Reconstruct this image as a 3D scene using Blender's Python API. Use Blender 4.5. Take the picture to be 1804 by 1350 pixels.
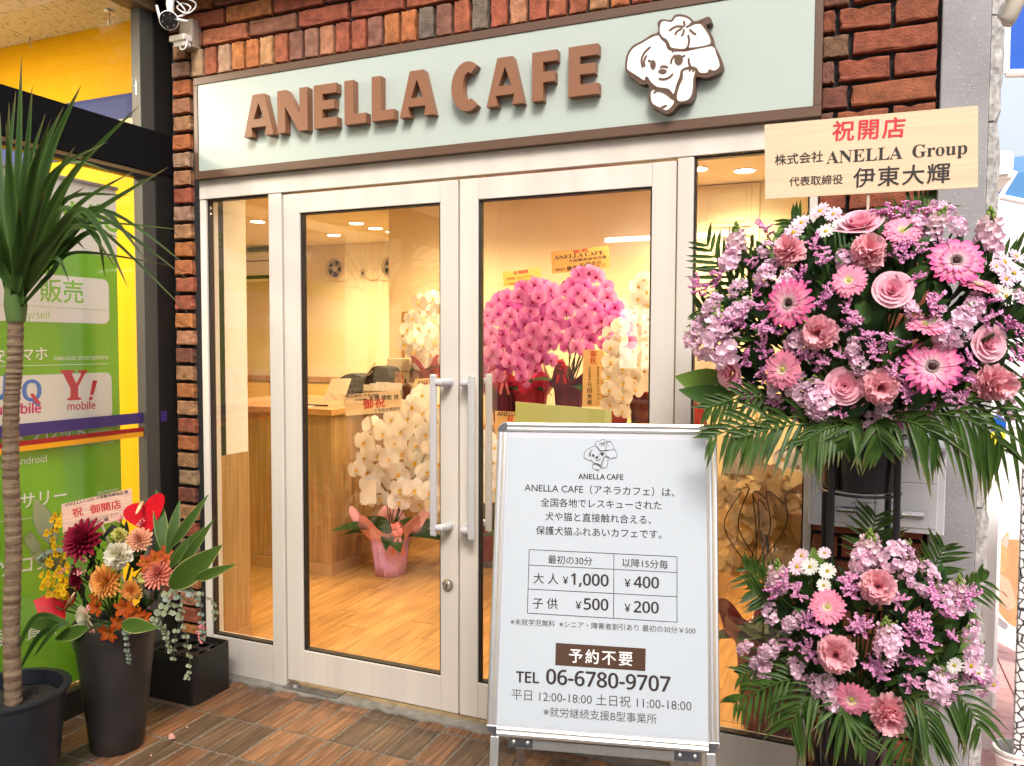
import bpy, bmesh, math, random, os
from math import sin, cos, pi, radians, sqrt
from mathutils import Vector as V, Matrix, Quaternion
from mathutils.geometry import intersect_line_plane
for o in list(bpy.data.objects): bpy.data.objects.remove(o)
S = bpy.context.scene; COL = S.collection
R = random.Random(7)
# ------------------------------------------------------------------ camera, sky, sun, exposure
FPX = 1415.3; CP = V((1.4097, -2.7707, 1.4639)); YAW, PITCH, ROLL = .4044, -.0476, .0033
FW = V((-sin(YAW)*cos(PITCH), cos(YAW)*cos(PITCH), sin(PITCH))); _r = V((cos(YAW), sin(YAW), 0)); _u = _r.cross(FW)
RX = _r*cos(ROLL)+_u*sin(ROLL); UX = -_r*sin(ROLL)+_u*cos(ROLL)
cam = bpy.data.cameras.new('camera'); co = bpy.data.objects.new('camera', cam); COL.objects.link(co); S.camera = co
cam.sensor_width = 36; cam.lens = FPX/1804*36; cam.clip_start = .05; cam.clip_end = 400
co.matrix_world = Matrix(((RX.x, UX.x, -FW.x, CP.x), (RX.y, UX.y, -FW.y, CP.y), (RX.z, UX.z, -FW.z, CP.z), (0, 0, 0, 1)))
W = bpy.data.worlds.new('World'); S.world = W; W.use_nodes = True
SUN = V((.34, -.70, .80)).normalized()
nt = W.node_tree; bg = nt.nodes['Background']; sk = nt.nodes.new('ShaderNodeTexSky'); sk.sky_type = 'NISHITA'
sk.sun_disc = False; sk.sun_elevation = math.asin(SUN.z); sk.sun_rotation = math.atan2(SUN.x, SUN.y); sk.dust_density = 4; sk.air_density = .7; sk.ozone_density = .4
nt.links.new(sk.outputs[0], bg.inputs[0]); bg.inputs[1].default_value = .15
sl = bpy.data.lights.new('sun', 'SUN'); sl.energy = 1.5; sl.angle = radians(18); sl.color = (1, .96, .9)
so = bpy.data.objects.new('sun', sl); COL.objects.link(so); so.rotation_euler = SUN.to_track_quat('Z', 'Y').to_euler()
S.view_settings.view_transform = 'Standard'; S.view_settings.look = 'None'; S.view_settings.gamma = 1
S.view_settings.use_curve_mapping = False; S.view_settings.exposure = 1.05
S.render.engine = 'CYCLES'; S.cycles.max_bounces = 8; S.cycles.transparent_max_bounces = 16; S.cycles.use_denoising = True
S.cycles.sample_clamp_indirect = 6; S.cycles.caustics_reflective = False; S.cycles.caustics_refractive = False

# ------------------------------------------------------------------ helpers
def ray(px, py): return FW+RX*((px-902)/FPX)-UX*((py-675)/FPX)
def at(px, py, y=0.0):
    d = ray(px, py); return CP+d*((y-CP.y)/d.y)
def atx(px, py, x):
    d = ray(px, py); return CP+d*((x-CP.x)/d.x)
def atz(px, py, z):
    d = ray(px, py); return CP+d*((z-CP.z)/d.z)
def depth(p): return (V(p)-CP).dot(FW)
class Plane:
    def __init__(s, O, ex, ey):
        s.O = V(O); s.ex = V(ex).normalized(); s.ey = V(ey).normalized(); s.n = s.ex.cross(s.ey)
    def hit(s, px, py, h=0.0):
        d = ray(px, py); O = s.O+s.n*h; return CP+d*((O-CP).dot(s.n)/d.dot(s.n))
    def uv(s, px, py, h=0.0):
        q = s.hit(px, py, h)-s.O; return (q.dot(s.ex), q.dot(s.ey))
    def P(s, u, v, h=0.0): return s.O+s.ex*u+s.ey*v+s.n*h
def facing(p):       # upright plane at p turned to the viewer's side of the street
    d = V(CP)-V(p); d.z = 0; d.normalize(); return Plane(p, V((-d.y, d.x, 0)), (0, 0, 1))
MW = {}
def thing(name, label, cat, loc=(0, 0, 0), rz=0, group=None, kind=None):
    o = bpy.data.objects.new(name, None); COL.objects.link(o); o.location = loc; o.rotation_euler = (0, 0, rz)
    o.empty_display_size = .1; MW[o.name] = Matrix.Translation(V(loc)) @ Matrix.Rotation(rz, 4, 'Z')
    return tag(o, label, cat, group, kind)
def tag(o, label=None, cat=None, group=None, kind=None):
    if label: o['label'] = label
    if cat: o['category'] = cat
    if group: o['group'] = group
    if kind: o['kind'] = kind
    return o
class MB:
    def __init__(s): s.v = []; s.f = []; s.m = []; s.c = []; s.cur = 0; s.col = (1, 1, 1)
    def add(s, vs, fs, cols=None):
        b = len(s.v); s.v += [V(p) for p in vs]; s.f += [tuple(b+i for i in f) for f in fs]; s.m += [s.cur]*len(fs)
        s.c += list(cols) if cols else [s.col]*len(vs); return s
    def box(s, x0, x1, y0, y1, z0, z1):
        return s.add([(x0, y0, z0), (x1, y0, z0), (x1, y1, z0), (x0, y1, z0), (x0, y0, z1), (x1, y0, z1), (x1, y1, z1), (x0, y1, z1)],
                     [(3, 2, 1, 0), (4, 5, 6, 7), (0, 1, 5, 4), (1, 2, 6, 5), (2, 3, 7, 6), (3, 0, 4, 7)])
    def pbox(s, pl, u0, u1, v0, v1, h0, h1):
        P = pl.P
        return s.add([P(u0, v0, h0), P(u1, v0, h0), P(u1, v1, h0), P(u0, v1, h0), P(u0, v0, h1), P(u1, v0, h1), P(u1, v1, h1), P(u0, v1, h1)],
                     [(3, 2, 1, 0), (4, 5, 6, 7), (0, 1, 5, 4), (1, 2, 6, 5), (2, 3, 7, 6), (3, 0, 4, 7)])
    def prism(s, pl, poly, h0, h1):
        n = len(poly)
        if sum(poly[i][0]*poly[(i+1) % n][1]-poly[(i+1) % n][0]*poly[i][1] for i in range(n)) < 0: poly = poly[::-1]
        return s.add([pl.P(u, v, h0) for u, v in poly]+[pl.P(u, v, h1) for u, v in poly],
                     [tuple(range(n, 2*n)), tuple(range(n-1, -1, -1))]+[(i, (i+1) % n, n+(i+1) % n, n+i) for i in range(n)])
    def flat(s, pl, poly, h):
        n = len(poly)
        if sum(poly[i][0]*poly[(i+1) % n][1]-poly[(i+1) % n][0]*poly[i][1] for i in range(n)) < 0: poly = poly[::-1]
        return s.add([pl.P(u, v, h) for u, v in poly], [tuple(range(n))])
    def ribbon(s, pl, pts, w, h, closed=False):      # flat drawn line
        n = len(pts); vs = []
        for i, p in enumerate(pts):
            a = pts[(i-1) % n] if (closed or i > 0) else p; b = pts[(i+1) % n] if (closed or i < n-1) else p
            d = V((b[0]-a[0], b[1]-a[1], 0)); d = d.normalized() if d.length > 1e-9 else V((1, 0, 0))
            k = w/2*(1 if closed or 0 < i < n-1 else .5)
            vs += [pl.P(p[0]-d.y*k, p[1]+d.x*k, h), pl.P(p[0]+d.y*k, p[1]-d.x*k, h)]
        return s.add(vs, [(2*i, 2*i+1, (2*i+3) % (2*n), (2*i+2) % (2*n)) for i in range(n if closed else n-1)])
    def tube(s, pts, rad, n=8, cap=True):
        pts = [V(p) for p in pts]; m = len(pts); rs = rad if isinstance(rad, (list, tuple)) else [rad]*m
        t0 = (pts[1]-pts[0]).normalized(); a = t0.orthogonal().normalized(); vs = []; fs = []
        for i, p in enumerate(pts):
            t = ((pts[min(i+1, m-1)]-pts[max(i-1, 0)])).normalized(); a = (a-t*a.dot(t)); a = a.normalized() if a.length > 1e-6 else t.orthogonal().normalized(); b = t.cross(a)
            vs += [p+(a*cos(2*pi*k/n)+b*sin(2*pi*k/n))*rs[i] for k in range(n)]
        for i in range(m-1): fs += [(i*n+k, i*n+(k+1) % n, (i+1)*n+(k+1) % n, (i+1)*n+k) for k in range(n)]
        if cap: fs += [tuple(range(n-1, -1, -1)), tuple((m-1)*n+k for k in range(n))]
        return s.add(vs, fs)
    def lathe(s, prof, c=(0, 0, 0), n=24, M=None):
        c = V(c); vs = []; fs = []; m = len(prof)
        for r, z in prof: vs += [V((r*cos(2*pi*k/n), r*sin(2*pi*k/n), z)) for k in range(n)]
        vs = [(M @ p if M else p)+c for p in vs]
        for i in range(m-1): fs += [(i*n+k, i*n+(k+1) % n, (i+1)*n+(k+1) % n, (i+1)*n+k) for k in range(n)]
        return s.add(vs, fs)
    def merge(s, o, M, colmul=None):
        b = len(s.v); s.v += [M @ p for p in o.v]; s.f += [tuple(b+i for i in f) for f in o.f]; s.m += o.m; s.c += o.c
        return s
    def mesh(s, name, mats, smooth=False):
        me = bpy.data.meshes.new(name); me.from_pydata([tuple(p) for p in s.v], [], s.f)
        for m in (mats if isinstance(mats, (list, tuple)) else [mats]): me.materials.append(m)
        if any(s.m): me.polygons.foreach_set('material_index', s.m)
        if any(c != (1, 1, 1) for c in s.c):
            at_ = me.color_attributes.new('Col', 'FLOAT_COLOR', 'POINT')
            fl = []
            for c in s.c: fl += [c[0], c[1], c[2], 1]
            at_.data.foreach_set('color', fl)
        if smooth: me.polygons.foreach_set('use_smooth', [True]*len(me.polygons))
        me.update(); return me
    def build(s, name, mats, parent=None, smooth=False, bevel=0, angle=None):
        if parent is not None:
            inv = MW[parent.name].inverted(); s.v = [inv @ p for p in s.v]
        me = s.mesh(name, mats, smooth); o = bpy.data.objects.new(name, me); COL.objects.link(o)
        if parent is not None: o.parent = parent; MW[o.name] = MW[parent.name]
        else: MW[o.name] = Matrix()
        if bevel:
            b = o.modifiers.new('bevel', 'BEVEL'); b.width = bevel; b.segments = 2; b.limit_method = 'ANGLE'; b.angle_limit = .6
        if smooth and angle: me.set_sharp_from_angle(angle=angle)
        return o
def inst(name, me, parent, M):
    o = bpy.data.objects.new(name, me); COL.objects.link(o)
    if parent is not None: o.parent = parent; o.matrix_local = MW[parent.name].inverted() @ M
    else: o.matrix_world = M
    MW[o.name] = M; return o
def smoothpoly(pts, k=4, closed=True):
    n = len(pts); out = []
    for i in range(n if closed else n-1):
        g = lambda j: V((*pts[j % n], 0)) if closed else V((*pts[max(0, min(n-1, j))], 0))
        a, b, c, d = g(i-1), g(i), g(i+1), g(i+2)
        for q in range(k):
            t = q/k; p = .5*((2*b)+(c-a)*t+(2*a-5*b+4*c-d)*t*t+(3*b-a-3*c+d)*t**3); out.append((p.x, p.y))
    if not closed: out.append(pts[-1])
    return out
def curve3(pts, k=5):
    pts = [V(p) for p in pts]; n = len(pts); out = []
    for i in range(n-1):
        a, b, c, d = pts[max(i-1, 0)], pts[i], pts[i+1], pts[min(i+2, n-1)]
        for q in range(k):
            t = q/k; out.append(.5*((2*b)+(c-a)*t+(2*a-5*b+4*c-d)*t*t+(3*b-a-3*c+d)*t**3))
    return out+[pts[-1]]
# ------------------------------------------------------------------ materials
def mat(name, col=(.8, .8, .8), rough=.5, metal=0, spec=.5, nscale=0, namt=0, col2=None, stretch=(1, 1, 1), bump=0, bscale=None, coat=0, emit=None, estr=0, attr=None, objcol=False, trans=0, detail=4, rot=None, contrast=(.35, .65)):
    m = bpy.data.materials.new(name); m.use_nodes = True; t = m.node_tree; N = t.nodes; L = t.links; b = N['Principled BSDF']
    b.inputs['Base Color'].default_value = (*col, 1); b.inputs['Roughness'].default_value = rough; b.inputs['Metallic'].default_value = metal
    b.inputs['Specular IOR Level'].default_value = spec; b.inputs['Coat Weight'].default_value = coat; b.inputs['Coat Roughness'].default_value = .05
    csrc = None
    if attr: a = N.new('ShaderNodeAttribute'); a.attribute_name = attr; csrc = a.outputs['Color']
    if objcol: a = N.new('ShaderNodeObjectInfo'); csrc = a.outputs['Color']
    if nscale or bump:
        tc = N.new('ShaderNodeTexCoord'); mp = N.new('ShaderNodeMapping'); mp.inputs['Scale'].default_value = stretch
        if rot: mp.inputs['Rotation'].default_value = rot
        L.new(tc.outputs['Object'], mp.inputs[0])
        if objcol:
            oi = N.new('ShaderNodeObjectInfo'); mu = N.new('ShaderNodeMath'); mu.operation = 'MULTIPLY'; mu.inputs[1].default_value = 37
            L.new(oi.outputs['Random'], mu.inputs[0]); L.new(mu.outputs[0], mp.inputs['Location'])
        no = N.new('ShaderNodeTexNoise'); no.inputs['Scale'].default_value = nscale or 20; no.inputs['Detail'].default_value = detail; L.new(mp.outputs[0], no.inputs[0])
        if namt or col2:
            rp = N.new('ShaderNodeValToRGB'); rp.color_ramp.elements[0].position, rp.color_ramp.elements[1].position = contrast
            L.new(no.outputs[0], rp.inputs[0]); mx = N.new('ShaderNodeMix'); mx.data_type = 'RGBA'
            L.new(rp.outputs[0], mx.inputs['Factor'])
            if col2 and not csrc:
                mx.inputs['A'].default_value = (*col, 1); mx.inputs['B'].default_value = (*col2, 1); csrc = mx.outputs['Result']
            else:
                mu2 = N.new('ShaderNodeMix'); mu2.data_type = 'RGBA'; mu2.blend_type = 'MULTIPLY'; mu2.inputs['Factor'].default_value = 1
                mx.inputs['A'].default_value = (1-namt,)*3+(1,); mx.inputs['B'].default_value = (1+namt,)*3+(1,)
                if csrc: L.new(csrc, mu2.inputs['A'])
                else: mu2.inputs['A'].default_value = (*col, 1)
                L.new(mx.outputs['Result'], mu2.inputs['B']); csrc = mu2.outputs['Result']
        if bump:
            n2 = no
            if bscale: n2 = N.new('ShaderNodeTexNoise'); n2.inputs['Scale'].default_value = bscale; n2.inputs['Detail'].default_value = 5; L.new(mp.outputs[0], n2.inputs[0])
            bp = N.new('ShaderNodeBump'); bp.inputs['Strength'].default_value = bump; bp.inputs['Distance'].default_value = .01
            L.new(n2.outputs[0], bp.inputs['Height']); L.new(bp.outputs[0], b.inputs['Normal'])
    if csrc: L.new(csrc, b.inputs['Base Color'])
    if emit: b.inputs['Emission Color'].default_value = (*emit, 1); b.inputs['Emission Strength'].default_value = estr
    if trans:
        tr = N.new('ShaderNodeBsdfTranslucent'); ms = N.new('ShaderNodeMixShader'); ms.inputs[0].default_value = trans
        if csrc: L.new(csrc, tr.inputs[0])
        else: tr.inputs[0].default_value = (*col, 1)
        L.new(b.outputs[0], ms.inputs[1]); L.new(tr.outputs[0], ms.inputs[2]); L.new(ms.outputs[0], N['Material Output'].inputs[0])
    return m
def glassmat(name, tint=(1, 1, 1), refl=1.0, ior=1.5, haze=0, hcol=(1, 1, 1)):
    m = bpy.data.materials.new(name); m.use_nodes = True; t = m.node_tree; N = t.nodes; L = t.links; N.remove(N['Principled BSDF'])
    tr = N.new('ShaderNodeBsdfTransparent'); tr.inputs[0].default_value = (*tint, 1); gl = N.new('ShaderNodeBsdfGlossy'); gl.inputs['Roughness'].default_value = .0
    lw = N.new('ShaderNodeLayerWeight'); lw.inputs[0].default_value = .5; pw_ = N.new('ShaderNodeMath'); pw_.operation = 'POWER'; pw_.inputs[1].default_value = 5; L.new(lw.outputs['Facing'], pw_.inputs[0])
    mu = N.new('ShaderNodeMath'); mu.operation = 'MULTIPLY_ADD'; mu.inputs[1].default_value = .92*min(refl, 1); mu.inputs[2].default_value = .04*refl
    L.new(pw_.outputs[0], mu.inputs[0]); ms = N.new('ShaderNodeMixShader'); L.new(mu.outputs[0], ms.inputs[0]); L.new(tr.outputs[0], ms.inputs[1]); L.new(gl.outputs[0], ms.inputs[2])
    out = ms.outputs[0]
    if haze:
        df = N.new('ShaderNodeBsdfDiffuse'); df.inputs[0].default_value = (*hcol, 1); m2 = N.new('ShaderNodeMixShader'); m2.inputs[0].default_value = haze
        L.new(out, m2.inputs[1]); L.new(df.outputs[0], m2.inputs[2]); out = m2.outputs[0]
    L.new(out, N['Material Output'].inputs[0]); return m
M = {}
M['frame'] = mat('cream_aluminium', (.63, .59, .53), .38, nscale=9, namt=.06, stretch=(1, 1, .04), spec=.4)
M['gasket'] = mat('black_gasket', (.008, .008, .009), .5)
M['glass'] = glassmat('window_glass', (.985, .99, .985), 1.8)
M['glassL'] = glassmat('shop_glass', (.985, .99, .985), .8)
M['brick'] = mat('fired_brick', rough=.85, objcol=True, nscale=30, namt=.26, bump=.45, bscale=150, detail=6, spec=.25)
M['mortar'] = mat('black_mortar', (.012, .012, .013), .75, bump=.6, nscale=70)
M['signpanel'] = mat('mint_panel', (.42, .49, .445), .35, spec=.4)
M['signbrown'] = mat('brown_sheet', (.115, .065, .04), .4)
M['letter'] = mat('letter_brown', (.235, .105, .052), .45)
M['white'] = mat('white_paint', (.8, .79, .76), .4)
M['steel'] = mat('brushed_steel', (.62, .61, .59), .33, 1, nscale=60, namt=.05, stretch=(1, 1, .05))
M['alu'] = mat('anodised_aluminium', (.80, .80, .79), .30, .9)
M['chrome'] = mat('chrome', (.75, .74, .72), .12, 1)
M['blackmetal'] = mat('black_metal', (.012, .012, .013), .35)
M['blackpl'] = mat('black_plastic', (.016, .015, .015), .38, nscale=30, namt=.2)
M['darkpot'] = mat('charcoal_pot', (.022, .019, .019), .45, nscale=7, namt=.35, bump=.03, bscale=60)
M['navypot'] = mat('navy_black_pot', (.012, .015, .022), .4, nscale=7, namt=.25)
M['concrete'] = mat('concrete', (.19, .18, .15), .9, nscale=22, col2=(.30, .28, .24), bump=.5, bscale=60)
M['soil'] = mat('potting_soil', (.02, .016, .012), .95, nscale=80, namt=.6, bump=1)
M['petal'] = mat('petals', attr='Col', rough=.55, spec=.25, trans=.28)
M['leaf'] = mat('leaves', attr='Col', rough=.5, spec=.2, trans=.16)
M['waxy'] = mat('waxy_spathe', attr='Col', rough=.42, spec=.15)
M['print'] = mat('print', attr='Col', rough=.6, spec=.2)
M['ink'] = mat('black_ink', (.02, .014, .013), .5)
M['red'] = mat('red_ink', (.55, .018, .03), .5)
M['woodcard'] = mat('pale_wood_card', (.66, .50, .33), .5, nscale=14, namt=.06, stretch=(.15, 1, 9))
M['yellowcard'] = mat('gold_card', (.78, .52, .13), .5)
M['orangecard'] = mat('tan_card', (.72, .48, .22), .5)
# ------------------------------------------------------------------ lettering (flat print)
def loadfont(n):
    try: return bpy.data.fonts.load(os.path.join(bpy.utils.system_resource('DATAFILES'), 'fonts', n))
    except Exception: return None
FN = loadfont('NotoSansHebrew-Regular.woff2'); FM = loadfont('NotoSansMath-Regular.woff2')
_tc = {}
def _curve_mesh(body, f, spacing):
    c = bpy.data.curves.new('t', 'FONT'); c.body = body; f and setattr(c, 'font', f)
    c.size = 1; c.resolution_u = 3; c.space_character = spacing
    o = bpy.data.objects.new('t', c); me = bpy.data.meshes.new_from_object(o); vs = [(v.co.x, v.co.y) for v in me.vertices]; fs = [tuple(p.vertices) for p in me.polygons]
    bpy.data.objects.remove(o); bpy.data.curves.remove(c); bpy.data.meshes.remove(me); return vs, fs
def glyphs(s, font=None, spacing=1.0):
    k = (s, font, spacing)
    if k not in _tc: _tc[k] = _curve_mesh(s, FM if font == 'serif' else FN if all(ord(c) < 200 for c in s) else None, spacing)   # the built-in font falls back to its own kanji
    return _tc[k]
def serif(s): return ''.join(chr(0x1D400+ord(c)-65) if 'A' <= c <= 'Z' else chr(0x1D41A+ord(c)-97) if 'a' <= c <= 'z' else c for c in s)
def write(mb, pl, s, pL, pR, h, bold=0.0, font=None, spacing=1.0, tall=None, uvs=False):
    """lay the string on plane pl so that it spans pL..pR (bottom left and bottom right)"""
    vs, fs = glyphs(s, font, spacing)
    if not vs: return
    a = V((*(pL if uvs else pl.uv(*pL, h)), 0)); b = V((*(pR if uvs else pl.uv(*pR, h)), 0)); x0 = min(v[0] for v in vs); x1 = max(v[0] for v in vs); y0 = min(v[1] for v in vs)
    if all(ord(c) < 128 or ord(c) > 0x1D000 for c in s): y0 = 0
    d = b-a; k = d.length/(x1-x0); d.normalize(); e = V((-d.y, d.x, 0)); ky = k*(tall or 1)
    bb = bold*.42 if any(ord(c) > 0x2000 and ord(c) < 0x1D000 for c in s) else bold*.75
    for i, (ox, oy) in enumerate(((0, 0),) if bold <= .008 else ((-bb, 0), (bb, 0), (0, bb*.7), (0, -bb*.7))):    # heavier strokes from overlaid prints
        mb.add([pl.P(*((a+d*((v[0]-x0+ox)*k)+e*((v[1]-y0+oy)*ky)).xy), h+i*.00006) for v in vs], fs)

# ------------------------------------------------------------------ pavement of wood-grained tiles
tag(MB().box(-1.52, 1.76, -7.2, -.0, -.20, -.0325).build('pavement', mat('grey_grout', (.15, .13, .105), .95, nscale=60, namt=.35, bump=.4)), kind='structure')
pave = bpy.data.objects['pavement']
M['tile'] = mat('wood_grain_tile', rough=.58, objcol=True, nscale=9, namt=.40, stretch=(9, .55, 1), bump=.12, detail=6, spec=.45, contrast=(.38, .62))
def chamfer_box(w, d, h, c, j=0, rr=R, back=True):
    mb = MB(); hw, hd = w/2, d/2
    q = lambda: rr.uniform(-j, j)
    mb.add([(-hw+q(), -hd+q(), 0), (hw+q(), -hd+q(), 0), (hw+q(), hd+q(), 0), (-hw+q(), hd+q(), 0),
            (-hw+q(), -hd+q(), h-c), (hw+q(), -hd+q(), h-c), (hw+q(), hd+q(), h-c), (-hw+q(), hd+q(), h-c),
            (-hw+c+q(), -hd+c+q(), h), (hw-c+q(), -hd+c+q(), h), (hw-c+q(), hd-c+q(), h), (-hw+c+q(), hd-c+q(), h)],
           [(0, 1, 5, 4), (1, 2, 6, 5), (2, 3, 7, 6), (3, 0, 4, 7), (4, 5, 9, 8), (5, 6, 10, 9), (6, 7, 11, 10), (7, 4, 8, 11), (8, 9, 10, 11)])
    return mb
tm = [chamfer_box(.1065, .2225, .014, .002, .0007).mesh('tile', M['tile']) for _ in range(4)]
ts = [chamfer_box(.1065, .062, .014, .002, .003).mesh('tile', M['tile']) for _ in range(4)]
tcol = [(.17, .078, .034), (.13, .060, .028), (.085, .050, .028), (.19, .088, .038), (.105, .060, .032), (.155, .068, .030)]
for i in range(-15, 13):
    x = -.032+.1175*i+.0588
    for j in range(-1, 4):
        yc, me = (-.0515, ts[R.randrange(4)]) if j < 0 else (-.2035-.2325*j, tm[R.randrange(4)])
        t = inst('tile', me, pave, Matrix.Translation((x+R.uniform(-.0012, .0012), yc+R.uniform(-.001, .001)+(R.uniform(-.006, .004) if j < 0 else 0), -.044+R.uniform(-.0006, .0006))) @ Matrix.Rotation(R.uniform(-.004, .004)+(pi if R.random() < .5 else 0), 4, 'Z'))
        k = R.uniform(.86, 1.16); c = tcol[R.randrange(6)]; t.color = (c[0]*k, c[1]*k*1.1, c[2]*k*1.25, 1)
# concrete strip with a broken edge under the shopfront
pts = [(-1.45, -.012)]+[(-1.45+i*.03, -.024-R.random()*.012-.012*sin(i*.7)**2-.014*max(0, sin(i*.11))) for i in range(104)]+[(1.66, -.012), (1.66, .06), (-1.45, .06)]
gp = Plane((0, 0, 0), (1, 0, 0), (0, 1, 0))
MB().prism(gp, pts, -.06, -.022).build('concrete_threshold', M['concrete'], pave)
MB().box(-.845, -.56, -.028, .05, -.02, -.0165).build('floor_plate', mat('worn_steel', (.24, .23, .21), .5, .6, nscale=20, namt=.2), pave)
MB().lathe([(0, .012), (.014, .012), (.02, .004), (.021, 0)], (-.79, .0, -.0165), 16).build('pivot_cap', bpy.data.materials['worn_steel'], pave, smooth=True)
# fallen petals
for (px, py, s, lab) in [(303, 1302, .026, 'curled pale pink petal, the largest one lying on the brown tiles'), (330, 1283, .009, 'tiny petal scrap between the pale petal and the planter'), (252, 1306, .009, 'tiny petal scrap touching the foot of the charcoal vase'), (266, 1333, .008, 'tiny petal scrap nearest the viewer beside the charcoal vase')]:
    p = atz(px, py, -.029); mb = MB(); mb.col = (.62, .34, .30)
    n = 8; vs = [(s*cos(2*pi*k/n)*1.1, s*.45*sin(2*pi*k/n), .002+.35*s*abs(cos(2*pi*k/n))) for k in range(n)]+[(0, 0, .001)]
    mb.add([p+Matrix.Rotation(-.5+px*.01, 3, 'Z') @ V(v) for v in vs], [(k, (k+1) % n, n) for k in range(n)])
    tag(mb.build('fallen_petal', M['petal']), lab, 'petal', None if s > .02 else 'petal scraps on the tiles')
# ------------------------------------------------------------------ brick wall
bw = thing('brick_wall', 'black jointed brick surround framing the mint shop sign and white shopfront', 'wall', (0, 0, 0))
mo = MB(); mo.box(-1.512, -1.288, .012, .14, -.03, 2.96); mo.box(-1.288, 1.288, .012, .14, 2.605, 2.96); mo.box(1.288, 1.622, .012, .14, -.03, 2.96)
mo.build('mortar', M['mortar'], bw)
def brick_mesh(w, h, rr):     # worn face, uneven edge: local x,z in the wall, y towards the street
    nx, nz = 5, 4; mb = MB(); d = .026; vs = []; q = lambda a: rr.uniform(-a, a)
    per = [(-w/2+w*i/nx, -h/2) for i in range(nx)]+[(w/2, -h/2+h*i/nz) for i in range(nz)]+[(w/2-w*i/nx, h/2) for i in range(nx)]+[(-w/2, h/2-h*i/nz) for i in range(nz)]
    n = len(per); e = [(q(.0022), q(.0022)) for _ in per]
    for ring, (ins, y) in enumerate([(0, .004), (0, -d+.004), (.0022, -d+.0012), (.0062, -d)]):
        for i, (x, z) in enumerate(per):
            sx = -1 if x > w/2-.001 else 1 if x < -w/2+.001 else 0; sz = -1 if z > h/2-.001 else 1 if z < -h/2+.001 else 0
            chip = .004 if (i % 5 == 2 and rr.random() < .3 and ring > 0) else 0
            vs.append((x+sx*(ins+chip)+e[i][0], y+q(.0006)+chip*.8, z+sz*(ins+chip)+e[i][1]))
    fs = []
    for r in range(3): fs += [(r*n+i, r*n+(i+1) % n, (r+1)*n+(i+1) % n, (r+1)*n+i) for i in range(n)]
    fs.append(tuple(range(3*n, 4*n))); mb.add(vs, fs); return mb.mesh('brick', M['brick'], False)
BC = dict(t=(.28, .14, .07), o=(.29, .105, .038), r=(.22, .068, .036), b=(.16, .08, .052), g=(.13, .095, .078), d=(.14, .056, .036), w=(.26, .16, .10))
def lay(me, x, z, key, dim=1.0):
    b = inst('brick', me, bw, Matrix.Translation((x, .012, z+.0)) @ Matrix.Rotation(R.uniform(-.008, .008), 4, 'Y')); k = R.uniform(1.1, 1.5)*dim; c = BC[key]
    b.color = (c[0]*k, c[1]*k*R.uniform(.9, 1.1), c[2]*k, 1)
BRK = {}
def bm(w, h):
    k = (round(w, 3), round(h, 3))
    if k not in BRK: BRK[k] = [brick_mesh(w, h, R) for _ in range(5 if w < .12 else 3)]
    return R.choice(BRK[k])
lc = 'wottowtrwtoorrotdtotrotwdtrwtotrotwr'
for i in range(35): lay(bm(.098, .062), -1.381+R.uniform(-.005, .005), 2.682-.0795*i, lc[i % len(lc)])
lay(bm(.075, .062), -1.385, 2.76, 't')
sc = 'wrwootrbbtrrboogbrgrtrrrtorrbrorgrrb'
for i in range(34): lay(bm(.063, .116), -1.285+.0766*i, 2.697, sc[i % len(sc)])
for row, off in ((2.799, 0), (2.8785, .5), (2.957, .1)):
    x = -1.44+(-.19 if off == .5 else 0); k = 0
    if row < 2.83: lay(bm(.06, .064), -1.285, row, 'd'); x = -1.248
    while x < 1.27:
        w = .243; xe = min(x+w, 1.28)
        if xe-x > .04: lay(bm(round(xe-x, 2), .064), (x+xe)/2, row, R.choice('rrbotrbd'))
        x += .257
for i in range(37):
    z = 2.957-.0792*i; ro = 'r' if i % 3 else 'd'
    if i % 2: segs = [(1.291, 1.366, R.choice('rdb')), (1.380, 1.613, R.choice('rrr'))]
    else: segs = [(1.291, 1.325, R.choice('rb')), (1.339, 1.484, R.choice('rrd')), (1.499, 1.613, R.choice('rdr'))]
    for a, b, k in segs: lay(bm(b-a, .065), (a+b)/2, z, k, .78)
# ------------------------------------------------------------------ soffit and grey pillar
tag(MB().box(-1.46, 2.0, -.16, .0, 2.985, 3.02).build('soffit', mat('dark_soffit', (.05, .045, .035), .7)), 'dark painted soffit above the brick course', 'soffit')
cpm = mat('speckled_concrete', (.27, .27, .275), .8, nscale=5, namt=.12, bump=.15, bscale=80)
t = cpm.node_tree; vo = t.nodes.new('ShaderNodeTexVoronoi'); vo.inputs['Scale'].default_value = 130; tc = t.nodes.new('ShaderNodeTexCoord'); t.links.new(tc.outputs['Object'], vo.inputs[0])
rp = t.nodes.new('ShaderNodeValToRGB'); e = rp.color_ramp.elements; e[0].position = .10; e[0].color = (.75, .75, .73, 1); e[1].position = .17; e[1].color = (0, 0, 0, 1); t.links.new(vo.outputs[0], rp.inputs[0])
src = t.nodes['Principled BSDF'].inputs['Base Color'].links[0].from_socket; mx = t.nodes.new('ShaderNodeMix'); mx.data_type = 'RGBA'; mx.inputs['B'].default_value = (.7, .7, .68, 1)
t.links.new(rp.outputs[0], mx.inputs['Factor']); t.links.new(src, mx.inputs['A']); t.links.new(mx.outputs['Result'], t.nodes['Principled BSDF'].inputs['Base Color'])
cp = thing('concrete_pillar', 'grey speckled concrete pillar with rough right hand corner', 'pillar', (1.7, .2, 0))
MB().box(1.624, 1.752, -.022, .42, -.03, 3.2).build('shaft', cpm, cp, bevel=.004)
z = -.03
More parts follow.
